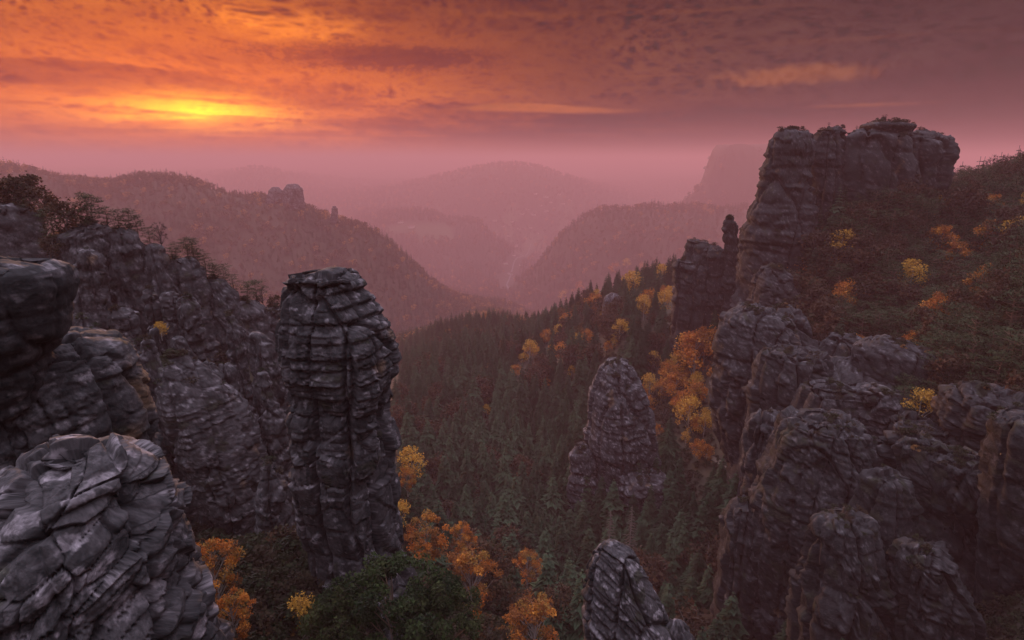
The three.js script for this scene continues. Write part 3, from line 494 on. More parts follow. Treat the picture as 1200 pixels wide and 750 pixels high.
// unit-height broadleaf: limbs and a loose crown of leaf clumps
function broadleaf(seed, clumps, leaves, size, tones, spread = 0.32, bark = [0.30, 0.28, 0.26], bare = 0, tight = 1) {
  const R = rng(seed), s = new Soup(), t = new Soup(), tips = [];
  const lean = (R() - 0.5) * 0.08; t.tube([[0, 0, 0], [lean * 0.4, 0.3, 0.01], [lean, 0.6, 0], [lean * 1.2, 0.9, 0]], 0.016, 0.003, 5, bark);
  for (let c = 0; c < clumps; c++) {
    const h = 0.28 + 0.70 * Math.pow(R(), 0.8), env = Math.sin(Math.PI * clamp((h - 0.2) / 0.84)) ** 0.7, a = R() * 6.283, d = spread * env * Math.sqrt(0.15 + 0.85 * R());
    const p = [lean * h + Math.cos(a) * d, h, Math.sin(a) * d], y0 = Math.max(0.14, h - 0.10 - d * 0.9);
    if (c % 3 === 0 || bare) t.tube([[lean * y0, y0, 0], [p[0] * 0.55, lerp(y0, h, 0.6), p[2] * 0.55], p], 0.006, 0.0015, 3, bark);
    tips.push(p);
    if (bare) for (let k = 0; k < bare; k++) { const q = [p[0] + (R() - 0.5) * 0.16, p[1] + R() * 0.12 - 0.02, p[2] + (R() - 0.5) * 0.16], e = 0.0035; s.tri([p[0] - e, p[1], p[2]], [p[0] + e, p[1], p[2] + e], q, jit(R, tones[0], 0.3)); }
    const tone = tones[Math.floor(R() * tones.length)], rad = spread * (0.30 + 0.22 * R()) * tight;
    for (let k = 0; k < leaves; k++) {
      const u = R() * 2 - 1, v = R() * 6.283, q = rad * Math.cbrt(R()), w = Math.sqrt(1 - u * u), c0 = [p[0] + q * w * Math.cos(v), p[1] + q * u * 0.85, p[2] + q * w * Math.sin(v)];
      const z = size * (0.6 + 0.8 * R()), n = new THREE.Vector3(R() - 0.5, R() - 0.3, R() - 0.5).normalize(), e = new THREE.Vector3(R() - 0.5, R() - 0.5, R() - 0.5).cross(n).normalize().multiplyScalar(z), g = n.clone().cross(e).multiplyScalar(0.8);
      s.tri([c0[0] - e.x - g.x, c0[1] - e.y - g.y, c0[2] - e.z - g.z], [c0[0] + e.x - g.x, c0[1] + e.y - g.y, c0[2] + e.z - g.z], [c0[0] + g.x, c0[1] + g.y, c0[2] + g.z], jit(R, tone, 0.3));
    }
  }
  return { crown: s.geo(), trunk: t.geo() };
}
// unit-height pine: bent trunk, level pads of needles
function pine(seed, pads, needles, size, tone, spread = 0.3, low = 0.35, clump = 1) {
  const R = rng(seed), s = new Soup(), t = new Soup(), bark = [0.14, 0.085, 0.06];
  const l1 = (R() - 0.5) * 0.16, l2 = (R() - 0.5) * 0.2, axis = (h) => [l1 * Math.sin(h * 3), h, l2 * h * h];
  t.tube([0, 0.25, 0.5, 0.75, 0.94].map(axis), 0.022, 0.005, 6, bark);
  for (let c = 0; c < pads; c++) {
    const h = lerp(low, 0.95, Math.pow(c / pads, 0.85)), a = c * 2.4 + R(), env = (1 - Math.pow(Math.abs((h - 0.62) / 0.5), 2)) * spread, d = env * (0.35 + 0.65 * R()), o = axis(h - 0.04), p = [o[0] + Math.cos(a) * d, h + 0.05 * (R() - 0.3), o[2] + Math.sin(a) * d];
    t.tube([o, [lerp(o[0], p[0], 0.5), lerp(o[1], p[1], 0.35), lerp(o[2], p[2], 0.5)], p], 0.008, 0.002, 4, bark);
    const rad = spread * (0.34 + 0.2 * R()) * clump;
    for (let k = 0; k < needles; k++) {
      const v = R() * 6.283, q = rad * Math.sqrt(R()), c0 = [p[0] + q * Math.cos(v), p[1] + (R() - 0.35) * rad * 0.62 * (1 - 0.5 * q / rad), p[2] + q * Math.sin(v)];
      const b = R() * 6.283, el = R() * 1.3 - 0.2, z = size * (0.6 + 0.8 * R()), dir = [Math.cos(b) * Math.cos(el) * z, Math.sin(el) * z, Math.sin(b) * Math.cos(el) * z], sw = size * 0.30;
      s.tri([c0[0] - Math.sin(b) * sw, c0[1], c0[2] + Math.cos(b) * sw], [c0[0] + Math.sin(b) * sw, c0[1] + sw * 0.5, c0[2] - Math.cos(b) * sw], [c0[0] + dir[0], c0[1] + dir[1], c0[2] + dir[2]], jit(R, tone, 0.4));
    }
  }
  return { crown: s.geo(), trunk: t.geo() };
}
const leafMat = new THREE.MeshPhysicalMaterial({ vertexColors: true, roughness: 0.95, side: THREE.DoubleSide, transmission: 0.35, thickness: 0, specularIntensity: 0.3 });
const needleMat = new THREE.MeshPhysicalMaterial({ vertexColors: true, roughness: 0.9, side: THREE.DoubleSide, specularIntensity: 0.3 });
const barkMat = new THREE.MeshStandardMaterial({ vertexColors: true, roughness: 0.95 });
const ORANGE = [[0.46, 0.165, 0.028], [0.38, 0.12, 0.022], [0.54, 0.235, 0.04], [0.24, 0.095, 0.025]], BROWN = [[0.055, 0.032, 0.017], [0.078, 0.040, 0.019], [0.038, 0.032, 0.015]], YELLOW = [[0.52, 0.30, 0.05], [0.44, 0.24, 0.04]], OLIVE = [[0.10, 0.085, 0.03], [0.08, 0.075, 0.03], [0.14, 0.09, 0.035]];
const SPRUCE = [0.027, 0.041, 0.023], PINE = [0.030, 0.043, 0.019];
const kinds = {
  spruce: [0, 1, 2].map((k) => spruce(900 + k, 22, 9, SPRUCE.map((c) => c * [0.75, 1, 1.4][k]))),
  orange: [0, 1].map((k) => broadleaf(920 + k, 38, 46, 0.020, ORANGE)),
  fineOrange: [0, 1, 2].map((k) => broadleaf(925 + k, 44, 92, 0.0115, [...ORANGE, [0.30, 0.17, 0.04], [0.16, 0.07, 0.025]], 0.31, [0.22, 0.19, 0.17], 6, 0.58)),
  yellow: [0].map((k) => broadleaf(930 + k, 30, 32, 0.021, YELLOW)),
  brown: [0, 1].map((k) => broadleaf(940 + k, 32, 32, 0.028, BROWN, 0.34, [0.12, 0.10, 0.09], 4)),
  pine: [0, 1, 2].map((k) => pine(950 + k, 20, 60, 0.037, PINE, 0.30, 0.30)),
  bare: [0, 1].map((k) => broadleaf(960 + k, 46, 0, 0.02, [[0.05, 0.038, 0.035]], 0.36, [0.05, 0.038, 0.035], 20)),
  farSpruce: [0, 1].map((k) => spruce(970 + k, 9, 6, SPRUCE)),
  farLeaf: [0, 1].map((k) => broadleaf(980 + k, 14, 10, 0.055, [[1, 1, 1]], 0.30)),
};
const crownMat = (k) => (k === 'spruce' || k === 'pine' || k === 'bare') ? needleMat : leafMat;
const fullNames = { spruce: 'spruce_tree', orange: 'birch_tree', fineOrange: 'birch_tree', yellow: 'birch_tree', brown: 'beech_tree', pine: 'pine_tree', bare: 'bare_tree' };
const protos = {};
function plant(kind, v, x, y, z, h, w, turn, label, group, name) {
  const key = kind + v + (name || ''); let o;
  if (!protos[key]) { o = protos[key] = new THREE.Group(); const k = kinds[kind][v]; mesh('trunk', k.trunk, barkMat, o); mesh('crown', k.crown, crownMat(kind), o); }
  o = protos[key].clone(); o.name = numbered(name || fullNames[kind]); o.position.set(x, y, z); o.rotation.y = turn; o.scale.set(w, h, w); scene.add(o);
  return tag(o, label, 'tree', group);
}
// --- the trees one can point at
const R = rng(4242);
const spots = [];
function birchAt(px, py, hPx, kind, label, group, D) {   // crown centre at that bearing
  let p; if (D) { const q = at(px, py, D); p = { x: q.x, z: q.z, D }; spots.push({ x: q.x, z: q.z }); const sc = Math.hypot(q.x, q.y, q.z) / FPX; const h = hPx * sc * 1.35; return plant(kind, Math.floor(R() * kinds[kind].length), q.x, q.y - h * 0.62, q.z, h, h * 1.05, R() * 6.28, label, group); }
  p = hit(px, py, 10); if (!p) return;
  const q = at(px, py, p.D), sc = Math.hypot(q.x, q.y, q.z) / FPX, h = hPx * sc * 1.35;
  const g = ground(q.x, q.z); spots.push({ x: q.x, z: q.z });
  return plant(kind, Math.floor(R() * kinds[kind].length), q.x, Math.min(g, q.y - h * 0.45), q.z, h, h * 1.05, R() * 6.28, label, group);
}
const gSlope = ['orange birch in autumn leaf on the slope between the pinnacle and the massif', 'autumn birches on the far gorge slope'];
for (let [px, py, s, k] of [[620, 408, 14, 'orange'], [640, 391, 16, 'orange'], [663, 373, 16, 'orange'], [655, 383, 14, 'yellow'], [697, 361, 24, 'orange'], [742, 341, 30, 'orange'], [775, 323, 20, 'yellow'], [762, 446, 22, 'yellow'], [775, 452, 22, 'orange'], [820, 388, 32, 'orange'], [836, 346, 34, 'yellow'], [814, 424, 48, 'orange'], [792, 455, 30, 'orange'], [808, 490, 36, 'yellow'], [801, 470, 28, 'orange'], [786, 440, 28, 'orange'], [830, 515, 14, 'orange'], [852, 372, 24, 'orange'], [826, 408, 34, 'orange'], [800, 412, 30, 'orange'], [670, 425, 12, 'yellow'], [805, 365, 22, 'yellow'], [760, 352, 22, 'orange'], [700, 345, 14, 'yellow'], [840, 430, 20, 'orange'], [745, 372, 14, 'brown'], [612, 412, 10, 'yellow'], [628, 402, 10, 'orange'], [672, 366, 12, 'orange'], [780, 480, 22, 'brown'], [765, 460, 18, 'brown'], [770, 400, 24, 'brown'], [790, 385, 26, 'brown'], [704, 378, 20, 'brown'], [712, 384, 20, 'brown'], [722, 381, 22, 'brown'], [731, 378, 20, 'brown'], [717, 392, 20, 'brown'], [570, 470, 12, 'yellow'], [640, 440, 12, 'orange'], [690, 390, 16, 'orange'], [648, 402, 12, 'orange'], [720, 318, 14, 'orange'], [735, 312, 12, 'yellow'], [752, 318, 14, 'orange'], [600, 395, 10, 'orange'], [660, 350, 12, 'yellow'], [680, 338, 12, 'orange'], [780, 345, 20, 'orange'], [765, 420, 20, 'brown'], [848, 400, 20, 'orange'], [818, 455, 24, 'orange'], [795, 425, 24, 'yellow']])
  birchAt(px, py, s * 0.95, s > 24 && (px * 7 + py) % 3 === 0 ? (k = 'yellow') : k, k === 'brown' ? 'brown leaved tree on the slope between the pinnacle and the massif' : k === 'yellow' ? 'golden yellow birch on the slope between the pinnacle and the massif' : gSlope[0], gSlope[1]);
for (let k = 0; k < 46; k++) {
  const t = R(), side = R() < 0.55, px = side ? lerp(598, 850, t) + 14 * (R() - 0.5) : lerp(745, 832, t), py = side ? lerp(418, 338, t) + 34 * (R() - 0.5) : lerp(405, 520, R()), u = R(), kk = u < 0.45 ? 'yellow' : u < 0.85 ? 'orange' : 'brown';
  birchAt(px, py, 10 + 12 * R(), kk, kk === 'brown' ? 'brown leaved tree on the slope between the pinnacle and the massif' : kk === 'yellow' ? 'golden yellow birch on the slope between the pinnacle and the massif' : gSlope[0], gSlope[1]);
}
birchAt(500, 630, 54, 'fineOrange', 'tall orange birch at the foot of the dark tower', null, 92);
birchAt(541, 630, 34, 'fineOrange', 'small round orange birch above the larger one beside the dark tower', null, 98);
birchAt(552, 682, 72, 'fineOrange', 'broad rust orange birch between the pine and the spruces', null, 86);
birchAt(618, 664, 36, 'fineOrange', 'small orange birch alone among dark spruces', null, 96);
birchAt(628, 738, 72, 'fineOrange', 'bright orange birch cut off by the lower edge of the picture'.replace(' of the picture', ' of the view'), null, 74);
birchAt(482, 543, 34, 'yellow', 'golden birch upper of two beside the middle of the dark tower', null, 150);
birchAt(477, 562, 26, 'fineOrange', 'orange birch lower of two beside the middle of the dark tower', null, 146);
birchAt(252, 668, 60, 'fineOrange', 'sparse orange birch in the gap beside the plated boulder', null, 44);
birchAt(270, 724, 50, 'fineOrange', 'low orange bush-like birch under the sparse birch', null, 40);
birchAt(352, 718, 34, 'yellow', 'dull yellow birch in the dark hollow beside the pine', null, 46);
birchAt(374, 735, 24, 'brown', 'brown sapling in the dark hollow beside the pine', null, 44);
birchAt(600, 700, 40, 'brown', 'brown twiggy tree in front of the bright orange birch', null, 84);
birchAt(575, 745, 36, 'brown', 'brown bush between the rust birch and the bright orange birch', null, 66);
birchAt(655, 705, 34, 'brown', 'brown tree between the bright orange birch and the leaning spire', null, 90);
birchAt(468, 602, 26, 'yellow', 'golden birch tucked against the lower edge of the dark tower', null, 120);
birchAt(300, 745, 34, 'brown', 'brown shrub in the hollow beside the low orange birch', null, 42);
birchAt(330, 650, 50, 'brown', 'dark brown tree in the hollow below the leaning fins', null, 62);
birchAt(515, 690, 40, 'brown', 'brown tree half hidden behind the green pine', null, 80);
birchAt(585, 655, 40, 'brown', 'bare brown tree behind the small orange birch', null, 105);
birchAt(188, 386, 14, 'yellow', 'small golden bush in the niche of the left pillar wall'.replace('left ', ''), null, 97);
// foreground pines, with finer needles
kinds.finePine = [0, 1].map((k) => broadleaf(1950 + k, 80, 120, 0.0115, [[0.026, 0.040, 0.011], [0.034, 0.050, 0.013], [0.020, 0.031, 0.010], [0.048, 0.058, 0.018]], 0.40, [0.12, 0.075, 0.05], 0, 0.40)); fullNames.finePine = 'pine_tree';
for (const [px, py, D, h, v, label] of [[455, 660, 40, 11.5, 0, 'large green pine crown in front of the dark tower'], [520, 682, 43, 9, 1, 'smaller green pine beside the large pine and the rust birch'], [400, 690, 42, 9, 1, 'low green pine at the dark foot of the tower']]) { const p = at(px, py, D); plant('finePine', v, p.x, p.y - h, p.z, h, h * 1.05, px, label); }
for (const [px, py, D, label] of [[716, 597, 125, 'grey dead spruce with bare branches, shorter of two beyond the leaning spire'], [741, 592, 128, 'grey dead spruce with bare branches, taller of two beyond the leaning spire']]) { const p = at(px, py, D); plant('deadSpruce' in kinds ? 'deadSpruce' : (kinds.deadSpruce = [deadSpruce()], fullNames.deadSpruce = 'dead_spruce', 'deadSpruce'), 0, p.x, p.y - 20, p.z, 20, 20, px, label); }
function deadSpruce() { const R = rng(77), t = new Soup(), s = new Soup(), k = [0.16, 0.14, 0.13]; t.tube([[0, 0, 0], [0, 1, 0]], 0.008, 0.002, 4, k); for (let w = 0; w < 110; w++) { const y = 0.3 + 0.68 * w / 110, a = w * 2.4 + R(), l = 0.16 * Math.pow(1 - (y - 0.3) / 0.72, 0.7) * (0.35 + 0.9 * R()); s.tri([0, y, 0], [0, y + 0.014, 0], [Math.cos(a) * l, y - l * 0.25, Math.sin(a) * l], k); s.tri([Math.cos(a) * l * 0.5, y - l * 0.12, Math.sin(a) * l * 0.5], [Math.cos(a) * l * 0.5, y - l * 0.02, Math.sin(a) * l * 0.5], [Math.cos(a + 0.3) * l * 0.9, y - l * 0.35, Math.sin(a + 0.3) * l * 0.9], k); } return { trunk: t.geo(), crown: s.geo() }; }
// crest of the left cliff
for (const [px, py, h, k] of [[12, 262, 8, 'brown'], [30, 262, 10, 'brown'], [48, 262, 9, 'brown'], [62, 266, 7, 'pine'], [76, 268, 9, 'brown'], [100, 268, 8, 'pine'], [110, 272, 7, 'pine'], [124, 272, 5, 'pine'], [140, 274, 5, 'pine'], [153, 276, 6, 'pine'], [162, 286, 5, 'pine'], [172, 292, 5, 'pine'], [188, 298, 5, 'bare'], [205, 306, 5, 'pine'], [216, 306, 6, 'pine'], [228, 312, 6, 'pine'], [240, 322, 5, 'pine'], [250, 332, 5, 'pine'], [262, 340, 5, 'pine'], [275, 352, 5, 'pine'], [288, 362, 6, 'pine'], [298, 364, 7, 'pine'], [310, 366, 5, 'bare'], [322, 372, 4, 'brown'], [5, 280, 7, 'pine'], [40, 285, 6, 'pine'], [60, 292, 5, 'pine'], [20, 275, 8, 'brown'], [68, 300, 5, 'brown'], [200, 322, 4, 'pine'], [232, 340, 4, 'pine'], [255, 352, 4, 'pine'], [150, 300, 3, 'pine'], [78, 310, 4, 'brown']]) {
  const p = crestAt(px); if (!p) continue; const down = py > 280 && px < 160 ? 3 : 0; plant(k, Math.floor(R() * kinds[k].length), p.x, p.y - 0.5 - down - (k === 'brown' ? h * 0.34 : k === 'pine' ? h * 0.25 : 0), p.z + (down ? 2 : 0), h * 1.05, h * 1.15, R() * 6.28, k === 'pine' ? 'wind-bent pine on the crest of the leaning pillar cliff' : k === 'brown' ? 'russet brown tree on the crest of the leaning pillar cliff' : 'bare tree on the crest of the leaning pillar cliff', 'trees along the crest of the pillar cliff');
}
// right flank: pines, brown and orange trees on the slope under and beside the massif
{
  const R = rng(5151), list = [];
  for (let k = 0; k < 4200; k++) {
    const px = 860 + 360 * R(), D = 95 + 190 * R(); const q = atY(px, D, -45), x = q.x, z = q.z, y = ground(x, z), p = project(x, y + 5, z);
    if (p.px < 880 || p.px > 1210 || p.py > 500) continue;
    if (list.some((t) => Math.hypot(t.x - x, t.z - z) < 3.7)) continue;
    if (!shows(x, y + 7, z, 12)) continue;
    list.push({ x, y, z, d: p.d, u: R(), h: 9 + 6.5 * R() });
  }
  for (const t of list) { const kind = t.u < 0.74 ? 'pine' : t.u < 0.965 ? 'brown' : t.u < 0.985 ? 'orange' : 'yellow'; plant(kind, Math.floor(R() * kinds[kind].length), t.x, t.y - 0.4, t.z, t.h, t.h * 1.05, R() * 6.28, { pine: 'dark pine on the wooded flank under the great massif', brown: 'brown leaved tree on the wooded flank under the great massif', orange: 'dull orange tree on the wooded flank under the great massif', yellow: 'dull yellow tree on the wooded flank under the great massif' }[kind], 'trees on the flank of the massif'); }
  console.log('flank trees', list.length);
}
for (const [px, py, s, k] of [[1180, 266, 30, 'brown'], [1128, 248, 34, 'brown'], [1006, 392, 20, 'orange'], [1076, 386, 22, 'orange'], [1076, 482, 20, 'orange'], [1098, 356, 24, 'orange'], [1120, 300, 26, 'orange'], [1160, 276, 26, 'orange'], [1192, 262, 22, 'yellow']]) birchAt(px, py, s, k, k === 'brown' ? 'large russet tree beside the flank path of the massif'.replace(' path', '') : 'orange leaved tree standing out on the flank of the massif', 'autumn trees on the flank of the massif');
// shrubs on the massif's roof
for (const [px, D] of [[1033, 258], [1052, 258], [1078, 261], [1003, 259], [968, 263]]) { const p = crestAt(px, true); if (!p) continue; plant('bare', 0, p.x, p.y - 0.3, p.z, px === 1033 ? 3 : 1.6, px === 1033 ? 4 : 2.2, px, px === 1033 ? 'small bare tree on the cap slab of the massif' : 'tiny bare shrub on the roof of the massif', px === 1033 ? null : 'shrubs on the roof of the massif'); }
// hazy ridge beyond the massif with bare trees
for (let k = 0; k < 34; k++) { const px = 1104 + 110 * R(), D = 372 + 40 * R(), q = atY(px, D, -18), y = ground(q.x, q.z), h = 16 + 7 * R(); plant('bare', k % 2, q.x, y - 0.4, q.z, h, h, R() * 6.28, 'bare winter tree on the hazy ridge beyond the massif', 'bare trees on the ridge beyond the massif'); }

// --- gorge forest: scattered spruces; the 300 that show largest are trees of their own, the rest one forest
{
  const R = rng(6161), all = [], cell = new Map();
  for (let k = 0; k < 60000; k++) {
    const px = 330 + 620 * R(), D = 66 * Math.pow(620 / 66, Math.sqrt(R())), q = atY(px, D, -125), x = q.x, z = q.z, y = ground(x, z), sp = 5.0 + 1.3 * R();
    const ck = Math.floor(x / 6) + ',' + Math.floor(z / 6); let ok = true;
    for (let a = -1; a <= 1 && ok; a++) for (let b = -1; b <= 1 && ok; b++) for (const t of cell.get((Math.floor(x / 6) + a) + ',' + (Math.floor(z / 6) + b)) || []) if (Math.hypot(t.x - x, t.z - z) < sp) { ok = false; break; }
    if (!ok) continue;
    const h = 13 + 15 * Math.pow(R(), 0.9), p = project(x, y + h * 0.8, z);
    if (p.px < -20 || p.px > 1220 || p.py > 790) continue;
    if (px < 475 && D < 260) continue;
    if (spots.some((b) => { const l = Math.hypot(b.x, b.z), t0 = clamp(((x - b.x) * -b.x + (z - b.z) * -b.z) / l, -1, 24); return Math.hypot(x - b.x + b.x / l * t0, z - b.z + b.z / l * t0) < 5.2; })) continue;
    const t = { x, y, z, h, d: p.d, u: R(), v: R() }; (cell.get(ck) || cell.set(ck, []).get(ck)).push(t);
    if (!shows(x, y + h * 0.85, z, 40)) continue;
    all.push(t);
  }
  const leafy = (t) => { const f = fbm(t.x / 55, t.z / 55, 3, 2, 88), slope = sstep(-138, -100, t.y); return t.u < 0.04 + 0.5 * sstep(0.52, 0.7, f) * (0.25 + slope); };
  const sprs = all.filter((t) => !leafy(t)).sort((a, b) => a.d / a.h - b.d / b.h), lv = all.filter(leafy).sort((a, b) => a.d / a.h - b.d / b.h);
  const marks = [['leaning ribbed spire', at(735, 690, 45), 34], ['pointed lone pinnacle', at(730, 560, 198), 42], ['dark free-standing tower', at(420, 640, 58), 45], ['stepped cliff below the massif', at(870, 540, 160), 48], ['tall orange birches', at(540, 660, 92), 30]];
  const spruceWords = (t) => { const m = marks.find(([, p, r]) => Math.hypot(p.x - t.x, p.z - t.z) < r); return m ? ['dark green spruce in the gorge near the ' + m[0], 'spruces near the ' + m[0]] : ['dark green spruce in the open middle of the gorge forest', 'spruces in the middle of the gorge forest']; };
  sprs.slice(0, 300).forEach((t, i) => plant('spruce', i % 3, t.x, t.y - 0.3, t.z, t.h, t.h * (1.05 + 0.4 * t.v), t.v * 6.28, ...spruceWords(t)));
  lv.slice(0, 90).forEach((t, i) => plant('brown', i % 2, t.x, t.y - 0.3, t.z, t.h * 0.75, t.h * 0.85, t.v * 6.28, 'brown broadleaf tree scattered among the gorge spruces', 'broadleaf trees in the gorge forest'));
  forest('spruce_forest', 'dark spruce forest filling the gorge behind the nearer trees', sprs.slice(300), kinds.spruce[1], needleMat, (t) => [t.h * (1.05 + 0.4 * t.v), t.h], (t) => { const k = 0.6 + 0.8 * t.v; return [k, k, k]; });
  forest('broadleaf_forest', 'olive and brown broadleaf trees mixed into the gorge forest', lv.slice(90), kinds.brown[0], leafMat, (t) => [t.h * 0.85, t.h * 0.75], (t) => t.v < 0.45 ? [1.2, 1.5, 1] : t.v < 0.8 ? [2, 1.8, 1.2] : [4.5, 3.4, 1.4]);
  console.log('gorge', sprs.length, lv.length);
}
function forest(name, label, list, model, mat, size, tint) {
  if (!list.length) return;
  const g = mergeGeometries([model.crown, model.trunk]), im = new THREE.InstancedMesh(g, mat, list.length), m = new THREE.Matrix4(), q = new THREE.Quaternion(), up = new THREE.Vector3(0, 1, 0), c = new THREE.Color();
  list.forEach((t, i) => { const [w, h] = size(t); m.compose(new THREE.Vector3(t.x, t.y - 0.3, t.z), q.setFromAxisAngle(up, t.v * 6.28), new THREE.Vector3(w, h, w)); im.setMatrixAt(i, m); im.setColorAt(i, c.setRGB(...tint(t))); });
  im.name = numbered(name); im.castShadow = im.receiveShadow = true; scene.add(im); tag(im, label, name.includes('forest') ? 'forest' : name, null, 'stuff');
}
// --- undergrowth: bushes on the gorge sides and heather on the rock tops
{
  const R = rng(8181), bush = broadleaf(991, 12, 14, 0.075, [[1, 1, 1]], 0.5, [0.06, 0.045, 0.035], 5), low = [], heath = [];
  for (let k = 0; k < 26000; k++) {
    const px = -60 + 1320 * R(), D = 24 * Math.pow(330 / 24, Math.sqrt(R())), q = atY(px, D, -70), y = ground(q.x, q.z), h = 1.2 + 2.4 * R() * R();
    if (!shows(q.x, y + h, q.z, 20)) continue;
    low.push({ x: q.x, y, z: q.z, h, v: R() });
  }
  for (const [x, y, z, D] of sharpTops) { const f = fbm(x / 2.6, y / 2.6, z / 2.6, 3, 93); if (R() > (f > 0.52 ? 0.10 : 0.006) || D < 60 || !shows(x, y + 0.3, z)) continue; heath.push({ x, y: y + 0.15, z, h: (0.35 + 0.5 * R()) * (D > 60 ? 1.5 : 0.9) * (D > 160 ? 1.5 : 1), v: R() }); }
  const tone = (t) => t.v < 0.4 ? [0.030, 0.032, 0.013] : t.v < 0.75 ? [0.036, 0.025, 0.013] : t.v < 0.97 ? [0.022, 0.028, 0.012] : [0.20, 0.10, 0.03];
  forest('undergrowth', 'brown and olive bushes covering the gorge sides between the rocks', low, bush, leafMat, (t) => [t.h * 1.3, t.h], tone);
  forest('heather', 'low heather and bilberry tufts growing on the rock ledges', heath, bush, leafMat, (t) => [t.h * 1.6, t.h], tone);
  console.log('bushes', low.length, heath.length);
}
// --- rock towers on the far ridge
for (const [rows, seed, label] of [
  [[[219, 319, 327], [224, 315, 332], [236, 312, 336]], 801, 'small hazy crag on the skyline of the wooded ridge'],
  [[[216, 336, 348], [221, 332, 354], [238, 330, 357]], 802, 'flat-topped hazy crag with wider top on the wooded ridge'],
  [[[241, 390, 394], [245, 388, 396], [262, 387, 397]], 803, 'thin hazy rock needle on the falling end of the wooded ridge']]) rockThing('rock_tower', label, { rows, D: 1495, bed: 5, bedAmp: 1.2, joint: 10, jointAmp: 2.2, rough: 2.2, nu: 44, nv: 36, seed, cap: 0.15 });
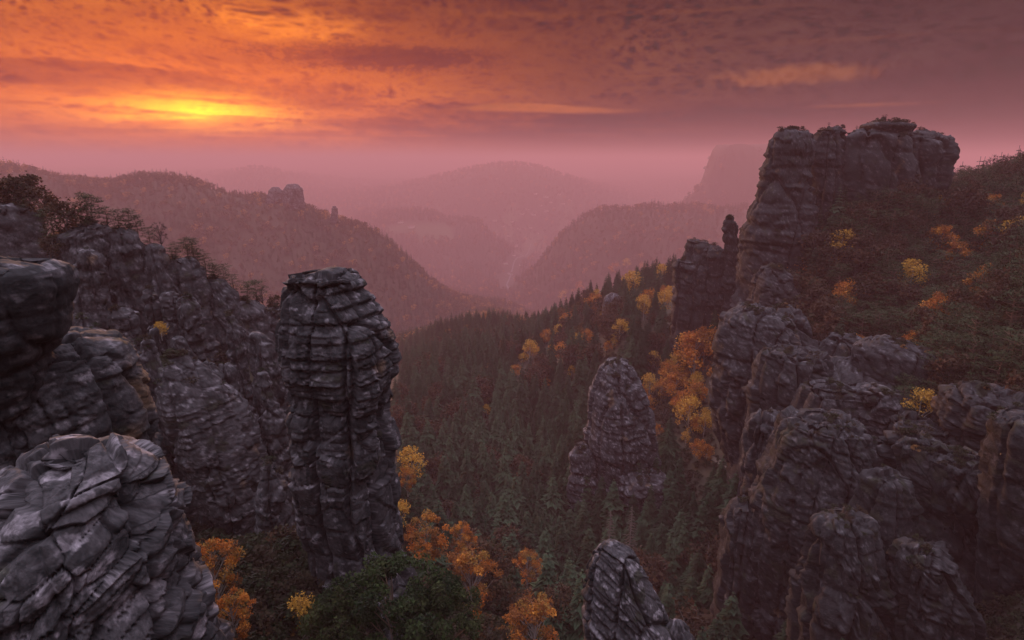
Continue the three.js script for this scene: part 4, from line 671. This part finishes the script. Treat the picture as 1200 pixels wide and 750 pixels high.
// --- village in the misty valley
{
  const R = rng(3131), wall = new THREE.MeshStandardMaterial({ color: new THREE.Color().setRGB(0.62, 0.58, 0.54), roughness: 0.9 }), roof = new THREE.MeshStandardMaterial({ color: new THREE.Color().setRGB(0.16, 0.09, 0.075), roughness: 0.9 });
  const wg = new THREE.BoxGeometry(1, 1, 1).translate(0, 0.5, 0), shape = new THREE.Shape([new THREE.Vector2(-0.58, 0), new THREE.Vector2(0.58, 0), new THREE.Vector2(0, 0.55)]), rg = new THREE.ExtrudeGeometry(shape, { depth: 1.1, bevelEnabled: false }).translate(0, 1.002, -0.55);
  for (const [px, py] of [[600, 262], [608, 270], [596, 278], [615, 282], [604, 290], [622, 268], [630, 276], [612, 254], [625, 254], [640, 250], [650, 246], [634, 242], [660, 240], [618, 246], [602, 300], [592, 310], [610, 312], [598, 322], [590, 268], [584, 276], [645, 238], [668, 236], [580, 262], [470, 262], [482, 268], [640, 232], [655, 230], [628, 228]]) {
    const p = hit(px, py, 0, 1600, 13000); if (!p) continue;
    const g = base('house', p.x, p.y - 0.5, p.z), w = 19 + 9 * R(); g.rotation.y = R() * 3.14; g.scale.set(w, w * 0.55, w * (1.1 + 0.5 * R()));
    mesh('wall', wg, wall, g); mesh('roof', rg, roof, g);
    tag(g, 'pale gabled house in the hazy valley village', 'house', 'houses of the valley village');
  }
  const ribbon = (pts, w, lift, name, label, col) => {
    const P = [], I = []; const N = 60;
    const cur = new THREE.CatmullRomCurve3(pts.map(([x, z]) => new THREE.Vector3(x, 0, z)));
    for (let k = 0; k <= N; k++) { const c = cur.getPoint(k / N), t = cur.getTangent(k / N), nx = -t.z, nz = t.x; for (const s of [-1, 1]) { const x = c.x + nx * w * s / 2, z = c.z + nz * w * s / 2; P.push(x, ground(x, z) + lift, z); } if (k < N) I.push(k * 2, k * 2 + 1, k * 2 + 2, k * 2 + 1, k * 2 + 3, k * 2 + 2); }
    const g = new THREE.BufferGeometry(); g.setAttribute('position', new THREE.Float32BufferAttribute(P, 3)); g.setIndex(I); g.computeVertexNormals();
    tag(mesh(name, g, new THREE.MeshStandardMaterial({ color: new THREE.Color().setRGB(...col), roughness: 0.8, side: THREE.DoubleSide })), label, 'road', null, 'structure');
  };
  ribbon(valleyRoad, 7, 3, 'road', 'pale road winding up the misty valley to the village', [0.16, 0.155, 0.15]);
  const tr = [[826, 535], [838, 541], [850, 548], [866, 558]].map(([px, py]) => hit(px, py, 0.5, 120)).filter(Boolean).map((p) => [p.x, p.z]);
  if (tr.length > 2) ribbon(tr, 1.3, 0.5, 'path', 'narrow sandy path at the foot of the stepped cliff', [0.13, 0.10, 0.075]);
}
// --- far woods on the ridges
{
  const R = rng(7171), con = [[], [], []], dec = [[], [], []];
  for (let r = 470; r < 10500; r *= 1 + 0.0082) {
    const step = Math.max(6.5, r * 0.0062) / r;
    for (let az = -0.78; az < 0.78; az += step) {
      const a = az + (R() - 0.5) * step, rr = r * (1 + (R() - 0.5) * 0.014), x = Math.sin(a) * rr, z = -Math.cos(a) * rr, y = ground(x, z), h = (9 + 9 * R()) * (0.75 + 0.9 * fbm(x / 120, z / 120, 2, 2, 90)), u = R(), v = R();
      if (y > 60) continue;
      if (rr < 620 && a > -0.36 && a < 0.36) continue;
      if (inField(x, z) || roadDist(x, z) < 45) continue;
      if (y < -690 && rr > 2500 && fbm(x / 260, z / 260, 4, 3, 62) > 0.56) continue;
      if (!shows(x, y + h, z, 20)) continue;
      const zone = rr > 2560 ? (rr > 4900 ? 2 : 1) : 0, f = fbm(x / 80, z / 80, 6, 2, 89);
      (u < 0.35 + 0.5 * sstep(0.4, 0.6, f) ? con : dec)[zone].push({ x, y, z, h: h * lerp(1, 2.9, sstep(600, 5500, rr)), v });
    }
  }
  const names = ['across the valley on the rocky wooded ridge', 'on the rounded hill beyond the gorge', 'on the hazy hill far down the valley'];
  for (let k = 0; k < 3; k++) {
    forest('spruce_forest', 'hazy conifers ' + names[k], con[k], kinds.farSpruce[k % 2], needleMat, (t) => [t.h * 1.25, t.h * 1.05], (t) => { const k = 0.6 + 0.8 * t.v; return [k, k, k]; });
    forest('broadleaf_forest', 'hazy brown broadleaf trees ' + names[k], dec[k], kinds.farLeaf[k % 2], leafMat, (t) => [t.h, t.h * 0.85], (t) => t.v < 0.55 ? [0.10, 0.07, 0.035] : t.v < 0.85 ? [0.16, 0.085, 0.04] : [0.36, 0.17, 0.05]);
  }
  console.log('far', con.map((x) => x.length), dec.map((x) => x.length));
}
console.log('done', Date.now() % 1e6);
renderer.render(scene, camera);
